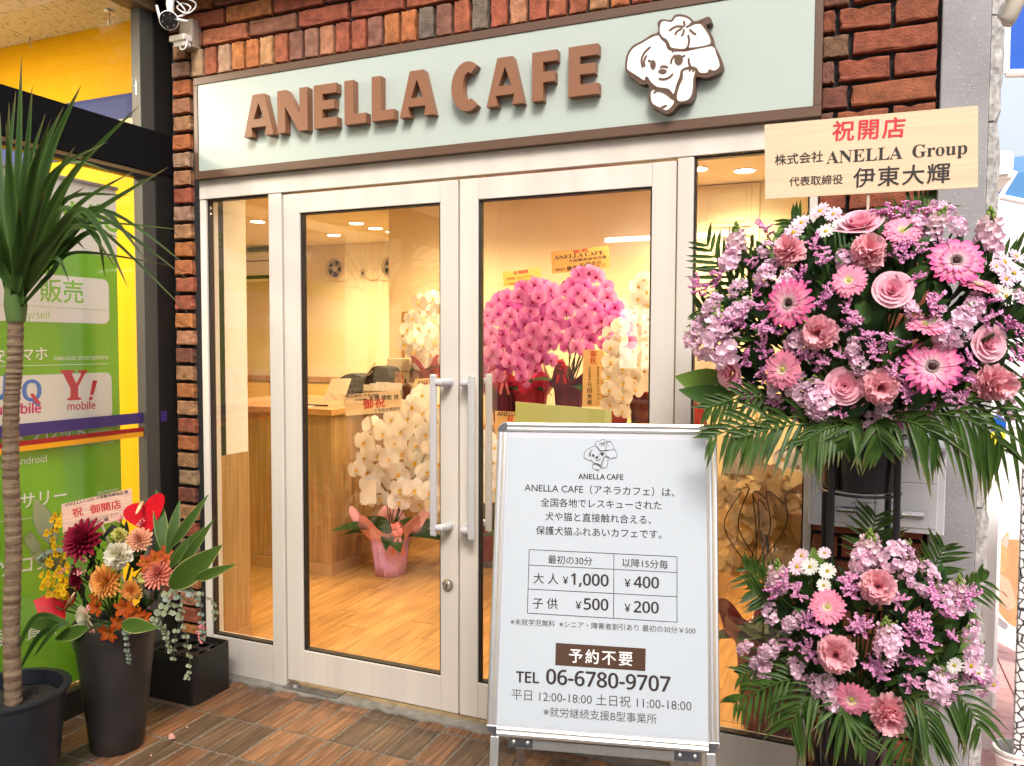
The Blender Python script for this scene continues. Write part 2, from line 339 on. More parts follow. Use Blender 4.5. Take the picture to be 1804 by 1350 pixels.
while z < 3.1:
    h = R.uniform(.22, .42); mb = MB(); nz = 9; vs = []; pr = [(1.753, -.018), (1.766, -.016), (1.782, -.002), (1.790, .03), (1.792, .40)]
    for k in range(nz+1):
        for (x, y) in pr: j = .0045 if k in (0, nz) else .0; vs.append((x+(R.uniform(-.004, .004) if x > 1.76 else 0)-(.012 if k in (0, nz) and x > 1.77 else 0), y+R.uniform(-.003, .003), z+h*k/nz))
    mb.add(vs, [(k*5+i, k*5+i+1, (k+1)*5+i+1, (k+1)*5+i) for k in range(nz) for i in range(4)]+[(4, 3, 2, 1, 0), tuple(nz*5+i for i in range(5))])
    mb.build('edge_stone', mat('rough_edge', (.36, .35, .33), .9, nscale=40, namt=.3, bump=.8) if 'redge' not in M else M['redge'], cp); M.setdefault('redge', bpy.data.materials['rough_edge']); z += h+.006
# ------------------------------------------------------------------ shopfront frame
sf = thing('shopfront_frame', 'cream aluminium frame with fixed side windows around the double doors', 'window frame', (0, 0, 0))
def bx(name, m, par, *a, bevel=.002): return MB().box(*a).build(name, m, par, bevel=bevel)
F = M['frame']
bx('jamb', F, sf, -1.287, -1.252, -.004, .07, -.022, 2.1)
bx('jamb', F, sf, 1.262, 1.287, -.004, .07, -.022, 2.1)
bx('header', F, sf, -1.287, 1.287, -.006, .07, 2.103, 2.186)
bx('mullion', F, sf, -.905, -.838, -.006, .07, -.022, 2.1)
bx('mullion', F, sf, .838, .892, -.006, .07, -.022, 2.1)
bx('bottom_panel', F, sf, -1.25, -.907, .002, .06, -.022, .142)
bx('bottom_panel', F, sf, .894, 1.26, .002, .06, -.022, .130)
def gasket(par, x0, x1, z0, z1, y=.006, w=.0055):
    g = MB(); g.box(x0, x0+w, y, y+.03, z0, z1); g.box(x1-w, x1, y, y+.03, z0, z1); g.box(x0+w, x1-w, y, y+.03, z0, z0+w); g.box(x0+w, x1-w, y, y+.03, z1-w, z1)
    g.build('gasket', M['gasket'], par)
for x0, x1, z0 in ((-1.252, -.905, .144), (.892, 1.262, .132)):
    gp_ = MB().box(x0+.006, x1-.006, .018, .022, z0+.006, 2.094).build('window_pane', M['glass'], sf); gasket(gp_, x0, x1, z0, 2.1)
M['handle'] = mat('pale_aluminium', (.56, .56, .58), .38, .25)
def door(sgn, label):
    d = thing('glass_door', label, 'door', (sgn*.834, .02, 0)); X = lambda a, b: (min(sgn*a, sgn*b), max(sgn*a, sgn*b))
    bx('stile', F, d, *X(.0035, .0815), .0, .045, .008, 2.094, bevel=.003); bx('stile', F, d, *X(.748, .832), .0, .045, .008, 2.094, bevel=.003)
    bx('rail', F, d, *X(.082, .7475), .001, .044, 2.013, 2.0935); bx('rail', F, d, *X(.082, .7475), .001, .044, .0085, .147)
    a, b = X(.082, .7475); g = MB().box(a+.006, b-.006, .02, .024, .153, 2.007).build('pane', M['glass'], d); gasket(g, a, b, .147, 2.013, .008, .006)
    for side in (-1, 1):     # pull bar outside and inside
        y0 = -.062 if side < 0 else .093
        for px, py, pu in ((770, 0, 0),):
            xb = sgn*.082
            hb = MB().box(xb-.014, xb+.014, y0, y0+.014, .722, 1.349).build('handle', M['handle'], d, bevel=.005)
            for z in (.755, 1.318):
                s_ = MB(); yw = -.0 if side < 0 else .045
                s_.tube([(sgn*.04, yw, z), (sgn*.04, y0+.022, z), (sgn*.045, y0+.010, z), (sgn*.07, y0+.008, z)], [.017, .017, .016, .013], 12).build('standoff', M['handle'], hb, smooth=True, angle=.7)
    return d
dl = door(-1, 'left glass door with the round key lock, closed'); dr = door(1, 'right glass door, partly hidden by the price board')
lk = MB().lathe([(.0, .017), (.012, .017), (.0135, .014), (.015, .006), (.024, .005), (.025, 0)], (-.046, -.0005, .52), 20, Matrix.Rotation(pi/2, 3, 'X')).build('lock', M['chrome'], dl, smooth=True, angle=.5)
MB().box(-.0475, -.0445, -.0185, -.0172, .514, .526).build('keyhole', M['gasket'], lk)
# ------------------------------------------------------------------ shop sign with raised letters and puppy emblem
sg = thing('shop_sign', 'long mint green shop sign with raised brown letters and puppy emblem', 'sign', (0, -.03, 2.19))
YS = -.034
MB().box(-1.262, 1.268, YS+.004, .01, 2.221, 2.592).build('panel', M['signpanel'], sg)
bx('border', M['signbrown'], sg, -1.285, 1.292, YS, .011, 2.186, 2.220, bevel=.0015); bx('border', M['signbrown'], sg, -1.285, 1.292, YS, .011, 2.593, 2.624, bevel=.0015)
bx('border', M['signbrown'], sg, -1.285, -1.2625, YS+.0002, .011, 2.2205, 2.5925, bevel=.0015); bx('border', M['signbrown'], sg, 1.2685, 1.292, YS+.0002, .011, 2.2205, 2.5925, bevel=.0015)
sp = Plane((0, YS+.004, 0), (1, 0, 0), (0, 0, 1)); LD = .036
Z0, Z1 = 2.331, 2.502; H = Z1-Z0; T = .042
def arc(cx, cz, rx, rz, a0, a1, n=14): return [(cx+rx*cos(radians(a0+(a1-a0)*i/n)), cz+rz*sin(radians(a0+(a1-a0)*i/n))) for i in range(n+1)]
def letter(ch, x0, x1):
    w = x1-x0; holes = None
    if ch == 'L': p = [(0, 0), (w, 0), (w, T*.92), (T, T*.92), (T, H), (0, H)]
    elif ch == 'E': p = [(0, 0), (w, 0), (w, T*.9), (T, T*.9), (T, H*.42), (w*.88, H*.42), (w*.88, H*.42+T*.85), (T, H*.42+T*.85), (T, H-T*.9), (w*.98, H-T*.9), (w*.98, H), (0, H)]
    elif ch == 'F': p = [(0, 0), (T, 0), (T, H*.37), (w*.9, H*.37), (w*.9, H*.37+T*.85), (T, H*.37+T*.85), (T, H-T*.9), (w, H-T*.9), (w, H), (0, H)]
    elif ch == 'N': p = [(0, 0), (T*.95, 0), (T*.92, H*.62), (w-T*1.1, 0), (w, 0), (w, H), (w-T*.95, H), (w-T*.92, H*.40), (T*1.1, H), (0, H)]
    elif ch == 'A':
        s = w*.5; m = s
        p = [(0, 0), (T*1.05, 0), (m*.50, H*.215), (w-m*.50, H*.215), (w-T*1.05, 0), (w, 0), (m+T*.72, H), (m-T*.72, H)]; holes = [(m*.66, H*.215+T*.78), (w-m*.66, H*.215+T*.78), (m, H*.80)]
    elif ch == 'C':
        p = arc(w*.53, H*.5, w*.53, H*.53, 52, 308, 24)+arc(w*.56, H*.5, w*.53-T*1.05, H*.53-T*.95, 300, 60, 20)
    p = [(x0+a, Z0+b) for a, b in p]
    mb = MB(); bmx = bmesh.new(); ex = []
    loops = [p]+([[(x0+a, Z0+b) for a, b in holes]] if holes else [])
    for lp in loops:
        vv = [bmx.verts.new((a, b, 0)) for a, b in lp]
        for i in range(len(vv)): ex.append(bmx.edges.new((vv[i], vv[(i+1) % len(vv)])))
    bmesh.ops.triangle_fill(bmx, edges=ex, use_beauty=True, use_dissolve=False, normal=(0, 0, 1)); bmx.verts.index_update()
    co_ = [(v.co.x, v.co.y) for v in bmx.verts]; fs = [tuple(v.index for v in f.verts) for f in bmx.faces]; bmx.free(); n = len(co_)
    mb.add([sp.P(a, b, LD) for a, b in co_], fs)
    for lp in loops:
        k = len(lp); ar = sum(lp[i][0]*lp[(i+1) % k][1]-lp[(i+1) % k][0]*lp[i][1] for i in range(k))
        mb.add([sp.P(a, b, .001) for a, b in lp]+[sp.P(a, b, LD) for a, b in lp], [(i, (i+1) % k, k+(i+1) % k, k+i) for i in range(k)])
    mb.build('letter', M['letter'], sg)
fr = Plane((0, sp.O.y-LD, 0), (1, 0, 0), (0, 0, 1))
for ch, a, b in [('A', 430, 482), ('N', 489, 542), ('E', 553, 594), ('L', 607, 645), ('L', 655, 694), ('A', 704, 765), ('C', 795, 848), ('A', 857, 922), ('F', 937, 981), ('E', 1001, 1054)]:
    yb = 246-(a-430)*.113
    letter(ch, fr.uv(a, yb)[0], fr.uv(b, yb-4)[0])
DOG = dict(
 S=[(700,370),(708,310),(740,258),(800,225),(845,195),(885,180),(880,130),(905,108),(955,112),(975,85),(1015,80),(1060,95),(1085,118),(1120,110),(1168,93),(1184,125),(1150,142),(1187,200),(1197,245),(1225,300),(1245,355),(1240,388),(1200,418),(1150,434),(1110,428),(1092,440),(1090,520),(1062,572),(1000,584),(965,622),(930,637),(890,617),(850,594),(830,550),(838,500),(823,468),(790,472),(750,442),(710,412)],
 flower=[(895,135),(915,115),(960,120),(980,95),(1015,90),(1055,103),(1075,125),(1060,140),(1115,130),(1140,150),(1175,205),(1180,245),(1140,262),(1060,272),(1050,262),(1030,278),(960,272),(945,250),(930,225),(905,210),(890,180)],
 head=[(708,370),(716,312),(745,266),(800,234),(850,205),(888,195),(905,218),(930,240),(948,278),(1030,285),(1060,280),(1185,255),(1215,305),(1232,360),(1222,385),(1195,400),(1170,392),(1160,410),(1115,410),(1095,382),(1060,376),(1018,392),(1008,430),(992,470),(972,530),(940,500),(880,490),(845,465),(820,430),(812,452),(795,448),(770,430),(715,395)],
 arm=[(1020,402),(1035,390),(1062,386),(1095,395),(1085,440),(1080,515),(1055,560),(1000,570),(985,540),(1000,480),(1018,440)],
 body=[(842,560),(840,520),(855,500),(890,503),(935,515),(965,545),(978,570),(960,600),(930,620),(895,605),(855,585)])
DL = [[(1030,152),(985,150),(945,175)],[(1022,160),(990,178),(980,200)],[(1030,165),(1025,190),(1015,205)],[(1052,195),(1058,230),(1050,270)],[(1060,165),(1080,185),(1098,195)],[(1035,150),(1030,130),(1030,118)],[(1040,155),(1080,135),(1135,112)],
      [(845,262),(812,292),(793,335),(800,380)],[(822,310),(806,345),(812,375)],[(828,338),(845,345)],[(957,358),(963,330),(985,305)],[(1018,318),(1038,312)],[(888,440),(915,444),(945,435),(970,412)],[(895,378),(915,372),(942,378)],[(1055,325),(1058,355),(1068,378)],[(962,292),(975,282),(990,285)],[(1062,388),(1062,402)],[(1080,390),(1082,404)],[(860,520),(885,505),(930,520),(970,555)],[(900,602),(935,590)]]
def dogmap(pl, fx, h): return lambda q: pl.uv(*fx(q[0], q[1]), h)
def pupdraw(pl, f, base, face, par, lw, mB, mW, thick, linecol_closed):
    em = None
    if thick:
        em = MB().prism(pl, smoothpoly([f(q) for q in DOG['S']], 3), .001, thick).build('emblem', mB, par); par = em
    w = MB(); l = MB()
    for i, k in enumerate(('body', 'head', 'arm', 'flower')):
        pg = smoothpoly([f(q) for q in DOG[k]], 3); w.flat(pl, pg, thick+.0008+.0004*i); l.ribbon(pl, pg, lw, thick+.001+.0004*i, True)
    for ln in DL: l.ribbon(pl, smoothpoly([f(q) for q in ln], 3, False), lw*1.3, thick+.003)
    for cx, cy, rx, ry in ((857, 363, 16, 27), (1000, 335, 24, 30), (910, 400, 24, 14)):
        l.flat(pl, [f((cx+rx*cos(2*pi*i/16), cy+ry*sin(2*pi*i/16))) for i in range(16)], thick+.003)
    w.build('emblem_face', mW, par); l.build('emblem_lines', mB, par)
pupdraw(sp, lambda q: fr.uv(880+q[0]/3.165, q[1]/3.165), None, None, sg, .0055, M['signbrown'], M['white'], .036, None)
# ------------------------------------------------------------------ letter box on the bricks
mbx = thing('letter_box', 'white metal double letter box on the brick wall behind the flower stand', 'letter box', (1.47, 0, .9))
WM = mat('white_enamel', (.74, .75, .76), .35); LP = Plane((0, -.12, 0), (1, 0, 0), (0, 0, 1))
MB().box(1.283, 1.66, -.112, -.012, .905, 1.165).build('body', WM, mbx, bevel=.003)
tp = MB(); tp.add([(1.278, -.135, 1.156), (1.668, -.135, 1.156), (1.668, -.012, 1.186), (1.278, -.012, 1.186), (1.278, -.135, 1.168), (1.668, -.135, 1.168), (1.668, -.012, 1.198), (1.278, -.012, 1.198)], [(3, 2, 1, 0), (4, 5, 6, 7), (0, 1, 5, 4), (1, 2, 6, 5), (2, 3, 7, 6), (3, 0, 4, 7)]); tp.build('lid', mat('lid_grey', (.5, .51, .52), .45), mbx, bevel=.002)
for x0, x1, hx in ((1.297, 1.468, 1.395), (1.474, 1.640, 1.575)):
    dd = MB().box(x0, x1, -.116, -.1125, .922, 1.055).build('flap_door', WM, mbx, bevel=.0015)
    MB().box(x0, x1, -.116, -.1125, 1.0575, 1.13).build('slot_flap', WM, mbx, bevel=.0015)
    MB().tube([(hx-.03, -.117, .962), (hx+.03, -.117, .962)], .0105, 10).build('recess_ring', M['chrome'], dd, smooth=True, angle=.6)
pt = MB(); write(pt, LP, '大阪市鶴見区諸口5丁目', (1499, 888), (1545, 888), -.0028); write(pt, LP, '2階', (1571, 889), (1580, 889), -.0028); write(pt, LP, 'ム・フリ', (1555, 877), (1580, 878), -.0028)
tag(pt.build('address_text', M['ink'], mbx), kind='stuff')
def text_part(mb, name, m, par): return tag(mb.build(name, m, par), kind='stuff')
# ------------------------------------------------------------------ neighbouring phone shop on the left
XL = -1.452
ps = thing('phone_shop_front', 'black framed glass front of the neighbouring phone shop with coloured stripes', 'shopfront', (XL, -.8, 0))
BL = mat('black_bronze', (.010, .010, .009), .5, spec=.25); GR = mat('grey_anodised', (.07, .07, .062), .5, .2)
bx('post', GR, ps, XL-.05, XL+.002, -.168, -.096, .06, 2.93); bx('post', BL, ps, XL-.06, XL+.006, -.095, -.004, -.036, 2.96)
bx('post', GR, ps, XL-.05, XL+.002, -2.1, -2.03, .06, 2.93)
bx('transom', mat('matt_black_beam', (.004, .004, .005), .7, spec=.12), ps, XL-.07, XL+.012, -3.2, -.0042, 2.214, 2.396)
bx('transom_lip', mat('bronze_lip', (.30, .19, .09), .4, .5), ps, XL-.045, XL+.004, -3.2, -.1, 2.196, 2.2135); bx('transom_lip', BL, ps, XL-.047, XL+.006, -3.2, -.1, 2.181, 2.1955)
bx('head_frame', mat('bronze_head', (.12, .075, .035), .45), ps, XL-.06, XL+.03, -3.2, -.1, 2.905, 2.96); bx('head_frame', BL, ps, XL-.05, XL+.06, -3.2, -.004, 2.9605, 3.0)
bx('sill', BL, ps, XL-.05, XL+.012, -3.2, -.0965, -.036, .075)
for i, (z0, z1) in enumerate(((.076, 2.18), (2.397, 2.904))):
    g = MB()
    for y0, y1 in ((-2.029, -.169), (-3.2, -2.101)): g.box(XL-.026, XL-.020, y0, y1, z0, z1)
    a = MB().box(XL-.026, XL-.020, -2.029, -.169, z0, z1).build('glass_pane', M['glassL'], ps)
    MB().box(XL-.026, XL-.020, -3.2, -2.101, z0, z1).build('glass_pane', M['glassL'], ps)
for nm, c, z0, z1 in (('purple', (.045, .025, .16), 1.114, 1.161), ('red', (.32, .006, .012), 1.077, 1.096), ('yellow', (.80, .36, .01), 1.056, 1.0765)):
    tag(MB().box(XL-.0195, XL-.0185, -2.03, -.06, z0, z1).build('stripe_film', mat(nm+'_film', c, .35), ps), nm+' stripe')
MB().box(XL+.0065, XL+.0075, -.094, -.06, 1.114, 1.161).build('stripe_film', bpy.data.materials['purple_film'], ps)
# inside the phone shop
YW = mat('yellow_board', (.92, .50, .0), .5, spec=.2); BB = mat('blue_band', (.055, .075, .28), .5, spec=.2)
zb0 = 2.38; 
iw = MB().box(-5.6, -1.515, .1, .14, -.03, 3.0).build('phone_shop_wall', YW); tag(iw, kind='structure')
MB().box(-5.6, -1.516, .094, .0995, zb0, 2.66).build('blue_band', BB, iw)
tag(MB().box(-5.6, -1.5, -3.4, .1, -.06, -.031).build('phone_shop_floor', mat('pale_vinyl', (.5, .47, .42), .5)), kind='structure')
tag(MB().box(-5.64, -5.6, -3.4, .1, -.03, 3.0).build('phone_shop_wall', mat('shop_wall_white', (.7, .66, .58), .7)), kind='structure')
tag(MB().box(-5.6, XL+.05, -3.44, -3.4, -.03, 3.2).build('phone_shop_wall', bpy.data.materials['shop_wall_white']), kind='structure')
AC_ = mat('acoustic_tile', (.66, .56, .40), .9, nscale=75, stretch=(1, .4, 1), col2=(.36, .28, .18), detail=3, contrast=(.57, .61), rot=(0, 0, .5))
ceil = tag(MB().box(-5.6, -1.46, -3.4, .1, 3.004, 3.06).build('phone_shop_ceiling', mat('ceiling_joint', (.28, .22, .14), .9)), kind='structure')
tb = MB().box(-.4535, .4535, -.2265, .2265, 0, .012).mesh('ceiling_tile', AC_)
for i in range(5):
    for j in range(8):
        x, y = -1.97-.91*i, -.14-.456*j
        if -3.4 < y-.2: inst('ceiling_tile', tb, ceil, Matrix.Translation((x, y, 2.992)))
for i, (px, py, Y) in enumerate(((52, 75, -.1), (65, 92, .02), (192, 27, -.25))):
    p = atz(px, py-8, 2.99); hk = MB()
    if i == 2: hk.lathe([(0, -.012), (.022, -.010), (.024, 0)], p, 14); hk.tube([p, p+V((0, 0, -.06))], .003, 6); hk.lathe([(0, -.066), (.006, -.062), (.008, -.045)], p, 8)
    else: hk.tube([p+V((0, 0, 0)), p+V((0, 0, -.035)), p+V((.006, 0, -.044)), p+V((.014, 0, -.040)), p+V((.015, 0, -.03))], .0028, 6)
    tag(hk.build('ceiling_hook', M['steel'], smooth=True), ['small steel hook in the phone shop ceiling above the yellow board, nearer the left edge', 'second small steel hook in the phone shop ceiling beside the yellow board', 'sprinkler like round plate hook in the phone shop ceiling near the corner post'][i], 'hook')
LE = mat('lamp_diffuser', (.9, .9, .85), .6, emit=(1, .80, .52), estr=9)
for i, (x, y) in enumerate(((-2.45, -1.15), (-3.4, -2.4), (-4.4, -1.1))):
    cl = thing('ceiling_light', ['square lamp panel in the phone shop ceiling next to the glass front', 'square lamp panel in the phone shop ceiling towards the street', 'square lamp panel deep inside the phone shop'][i], 'ceiling lamp', (x, y, 2.98))
    MB().box(x-.17, x+.17, y-.17, y+.17, 2.972, 2.991).build('housing', M['white'], cl); MB().box(x-.15, x+.15, y-.15, y+.15, 2.966, 2.9715).build('diffuser', LE, cl)
    la = bpy.data.lights.new('ceiling_lamp', 'AREA'); la.size = .28; la.energy = (34, 24, 24)[i]; la.color = (1, .86, .66); lo = bpy.data.objects.new('ceiling_lamp', la); COL.objects.link(lo); lo.location = (x, y, 2.955); lo.parent = cl; lo.matrix_parent_inverse = MW[cl.name].inverted()
# poster hanging behind the glass
XP = XL-.040; PP = Plane((XP, 0, 0), (0, 1, 0), (0, 0, 1))
po = thing('shop_poster', 'green and white phone shop poster hanging behind the left glass', 'poster', (XP, -.7, 1.1))
GN = mat('poster_green', (.17, .45, .02), .35, nscale=3, namt=.09, bump=.25); PW = mat('poster_white', (.78, .73, .64), .45); PG = mat('poster_green_ink', (.22, .50, .03), .5); PWt = mat('poster_white_ink', (.85, .84, .78), .5)
MB().pbox(PP, -1.35, -.27, .085, 2.115, -.003, 0).build('sheet', GN, po)
MB().pbox(PP, -1.35, -.27, 1.83, 2.115, .0005, .0012).build('header', PW, po)
MB().tube([PP.P(-1.35, 2.118, .004), PP.P(-.265, 2.118, .004)], .008, 8).build('top_rail', mat('rail_grey', (.5, .48, .46), .5), po, smooth=True)
def rpanel(u0, u1, v0, v1, r=.03):
    pg = arc(u1-r, v1-r, r, r, 90, 0, 5)+arc(u1-r, v0+r, r, r, 0, -90, 5)+[(u0, v0), (u0, v1)]
    MB().prism(PP, pg, .0005, .0012).build('label_panel', PW, po)
for (x, y0, y1) in ((191, 493, 571), (196, 656, 737)):
    u, v1 = PP.uv(x, y0); _, v0 = PP.uv(x, y1); rpanel(-1.35, u, v0, v1)
hh = .0016
def ptxt(lines, name, m):
    mb = MB()
    for a in lines: write(mb, PP, a[0], a[1], a[2], hh, *a[3:])
    text_part(mb, name, m, po)
ptxt([('mobile', (40, 395), (208, 408), .022), ('販売', (71, 532), (147, 535), .03), ('buy/sell', (28, 562), (87, 561))], 'green_print', PG)
wl = [('安スマホ', (-14, 641), (84, 634), .025), ('low-cost smartphone', (96, 635), (191, 633)), ('タブレット', (20, 783), (150, 774), .02), ('smartphone', (155, 765), (199, 762)), ('iPhone/iPad/Android', (-75, 830), (82, 814)), ('アクセサリー', (-60, 912), (117, 884), .02), ('accessory', (172, 872), (208, 865)), ('パソコン', (-40, 1025), (90, 1000), .02), ('修理・買取', (-50, 1150), (100, 1118), .015)]
mbw = MB()
for a in wl: write(mbw, PP, a[0], a[1], a[2], hh, *a[3:])
for (a, b) in (((-20, 646), (191, 641)), ((-20, 798), (201, 778)), ((-20, 922), (120, 905))):
    ua, ub = PP.uv(*a), PP.uv(*b); mbw.ribbon(PP, [ua, ub], .004, hh)
text_part(mbw, 'white_print', PWt, po)
mb = MB(); ua, ub = PP.uv(-20, 535), PP.uv(191, 547); mb.ribbon(PP, [ua, ub], .003, hh); text_part(mb, 'rule_line', PG, po)
ptxt([('U', (-20, 703), (12, 703), .045), ('Q', (41, 707), (72, 705), .04)], 'blue_print', mat('poster_blue', (.035, .17, .55), .5))
ptxt([('mobile', (1, 731), (72, 727), .04), ], 'magenta_print', mat('poster_magenta', (.60, .02, .16), .5))
ptxt([(serif('Y'), (108, 705), (153, 703), .02, 'serif'), ('mobile', (119, 723), (168, 720), .025)], 'red_print', M['red'])
mb = MB(); q = [PP.uv(*p) for p in ((163, 670), (171, 671), (164, 696), (158, 696))]; mb.flat(PP, q, hh); mb.flat(PP, [PP.uv(*p) for p in ((157, 699), (163, 699), (162, 705), (156, 705))], hh); mb.flat(PP, [PP.uv(*p) for p in ((52, 694), (58, 693), (72, 711), (63, 712))], hh+.0006)
text_part(mb, 'red_mark', M['red'], po)
# ------------------------------------------------------------------ security camera in the corner
p0 = at(298, 36, -.16)
sc_ = thing('security_camera', 'white bullet security camera with two aerials in the upper left corner', 'camera', p0)
d = (V((.75, -.95, .9+.55))-V((0, 0, .75))-V((0, 0, .0))); d = (CP+V((-.4, 0, 0))-p0); d.z -= -.0; d.normalize()
MQ = d.to_track_quat('Z', 'Y').to_matrix()
MB().lathe([(0, -.085), (.024, -.083), (.033, -.07), (.037, -.04), (.038, .012), (.0385, .02), (.036, .022)], p0, 24, MQ).build('body', M['white'], sc_, smooth=True, angle=.6)
fc = MB().lathe([(.036, .020), (.034, .0165), (0, .0165)], p0, 24, MQ).build('face', M['blackpl'], sc_)
MB().lathe([(.014, .0168), (.014, .021), (.009, .0225), (0, .0225)], p0, 18, MQ).build('lens', mat('lens_glass', (.01, .01, .012), .05, coat=1), fc, smooth=True, angle=.5)
for k in range(6):
    q = p0+MQ @ V((.026*cos(k*1.05+.3), .026*sin(k*1.05+.3), .017)); MB().lathe([(.003, 0), (.003, .0015), (0, .002)], q, 8, MQ).build('diode', M['steel'], fc)
MB().tube([p0+V((-.02, .03, .03)), p0+V((-.025, .03, .08)), p0+V((-.02, .04, .2))], [.012, .016, .018], 12).build('bracket', M['white'], sc_, smooth=True)
for k, (a, b) in enumerate((((276, 10), (282, 33)), ((330, 38), (309, 34)))):
    MB().tube([at(*a, -.15), at(*b, -.15)], [.005, .0065], 8).build('aerial', M['white'], sc_, smooth=True)
jb = thing('junction_box', 'beige junction box with a white plug adapter under the security camera', 'junction box', at(329, 60, -.03))
q0, q1 = at(317, 88, -.045), at(340, 32, -.045)
MB().box(q0.x, q1.x, -.05, .005, q0.z, q1.z).build('cover', mat('beige_box', (.36, .31, .24), .5), jb, bevel=.006)
q0, q1 = at(302, 76, -.085), at(329, 60, -.085)
MB().box(q0.x, q1.x, -.10, -.052, q0.z, q1.z).build('adapter', M['white'], jb, bevel=.005)
MB().box(q0.x+.015, q1.x-.004, -.09, -.055, q0.z-.022, q0.z-.001).build('plug', M['white'], jb, bevel=.004)
cb = MB()
for pts in ([(305, 30), (322, 28), (336, 14), (322, 6), (312, 14), (330, 24), (345, 12), (340, 2), (318, -4)], [(308, 32), (326, 22), (318, 8), (300, -6)], [(316, 80), (320, 88), (327, 84), (330, 70)]):
    cb.tube(curve3([at(x, y, -.09-.01*(i % 3)) for i, (x, y) in enumerate(pts)], 5), .0032, 6)
tag(cb.build('camera_cable', M['white'], smooth=True), 'looped white cables hanging beside the security camera', 'cable', kind='stuff')
# ------------------------------------------------------------------ cafe interior
M['cream'] = mat('cream_wall', (.80, .70, .50), .75, nscale=3, namt=.03)
M['oakv'] = mat('oak_panel', (.40, .235, .105), .45, nscale=7, namt=.22, stretch=(7, 7, .35), detail=6)
M['oaktop'] = mat('oak_top', (.50, .28, .11), .35, nscale=7, namt=.25, stretch=(1, 9, 9), detail=6)
def struct(name, m, *a): return tag(MB().box(*a).build(name, m), kind='structure')
ZC = 2.485
fl = struct('cafe_floor', mat('plank_gap', (.30, .17, .07), .6), -5.2, 1.74, .06, 4.2, -.08, -.012)
PLK = mat('oak_plank', rough=.36, objcol=True, nscale=5, namt=.22, stretch=(8, .5, 1), detail=6, spec=.45)
pk = [MB().box(-.0742, .0742, -.448, .448, 0, .012).mesh('plank', PLK)]
for i in range(24):
    for j in range(5):
        x = -2.3+.1495*i; y0 = .08+.9*j-(.3, .6, .1)[i % 3]; y1 = min(y0+.896, 3.4); y0 = max(y0, .08)
        if y1-y0 < .05: continue
        y = (y0+y1)/2
        p = inst('plank', pk[0], fl, Matrix.Translation((x, y, -.012)) @ Matrix.Diagonal((1, (y1-y0)/.896, 1, 1))); k = R.uniform(.92, 1.08); p.color = (.50*k, .275*k, .095*k, 1)
struct('cafe_ceiling', mat('ceiling_cream', (.80, .72, .56), .8), -5.2, 1.74, .075, 4.3, ZC, ZC+.05)
struct('back_wall', M['cream'], -5.2, -1.868, 4.15, 4.25, -.01, ZC-.002)
struct('side_wall', M['cream'], -1.867, -1.80, 2.563, 4.149, -.01, ZC-.002)
struct('right_wall', M['cream'], -1.867, 1.74, 2.50, 2.56, -.01, ZC-.002)
struct('left_wall', M['cream'], -5.25, -5.2, .1, 4.2, -.01, ZC-.002)
struct('right_end_wall', M['cream'], 1.68, 1.74, .145, 2.499, -.01, ZC-.002)
struct('front_wall', M['cream'], -5.2, -1.50, .145, .2, -.01, ZC-.002)
struct('door_head_wall', M['cream'], -1.44, 1.66, .145, .17, 2.19, ZC-.002)
pw = thing('partition_wall', 'short partition inside the narrow left window, white above oak boarding', 'wall', (-1.33, .18, 0))
MB().box(-1.40, -1.289, .0705, .289, .945, ZC-.002).build('upper_wall', mat('partition_white', (.74, .71, .64), .6), pw)
MB().box(-1.40, -1.287, .0705, .291, .09, .9445).build('oak_boarding', M['oakv'], pw); MB().box(-1.40, -1.284, .0705, .294, -.001, .0895).build('baseboard', mat('oak_base', (.46, .27, .13), .5), pw)
# downlights
DM = mat('downlight_glow', (1, .95, .8), .5, emit=(1, .86, .55), estr=30)
dls = [('near the fan wall, larger of the pair above the counter', atz(628, 393, ZC), 1), ('farther of the pair above the counter', atz(588, 414, ZC), 1), ('tiny one beside the wall corner', atz(684, 408, ZC), .3), ('left of the two in the right side window', atz(1228, 297, ZC), 1), ('right of the two in the right side window', atz(1312, 300, ZC), 1)]
dls += [(s, V((x, y, ZC)), 1) for s, x, y in (('beside the wall near the counter end', -1.28, 1.85), ('over the pink orchids', -.62, 1.75), ('over the tall white orchids', .32, 1.75), ('added for room light just inside the left door', -.9, .75), ('added for room light just inside the right door', .35, .8), ('added for room light over the bench by the left window', -3.2, 2.6), ('added for room light at the far left of the cafe', -3.9, 1.4), ('added for room light over the passage behind the counter', -2.5, 3.3))]  # the last five are added, out of view, to light the room
for s, p, k in dls:
    d = thing('downlight', 'round lit recessed ceiling light '+s, 'downlight', p, group='downlights in the cafe ceiling'); r = .05*k+.008
    MB().lathe([(r+.008, 0), (r+.008, -.004), (r, -.006), (r, -.001)], p, 20).build('trim_ring', M['white'], d, smooth=True, angle=.5)
    MB().lathe([(r, -.003), (0, -.003)], p, 20).build('lens', DM, d)
    if k == 1:
        la = bpy.data.lights.new('spot', 'SPOT'); la.energy = 40; la.color = (1, .70, .35); la.spot_size = radians(150); la.spot_blend = .9; la.shadow_soft_size = .05
        lo = bpy.data.objects.new('spot', la); COL.objects.link(lo); lo.parent = d; lo.location = (0, 0, -.03)
# counter
ct = thing('counter', 'oak fronted service counter with thick wooden top', 'counter', (-2.1, 1.85, 0))
MB().box(-2.75, -1.602, 1.384, 2.46, .078, 1.018).build('body', M['oakv'], ct, bevel=.002); MB().box(-2.75, -1.594, 1.376, 2.46, .0, .077).build('kick_board', mat('oak_kick', (.46, .28, .14), .5), ct)
MB().box(-2.77, -1.572, 1.355, 2.47, 1.0185, 1.058).build('top', M['oaktop'], ct, bevel=.003); ZT = 1.0585
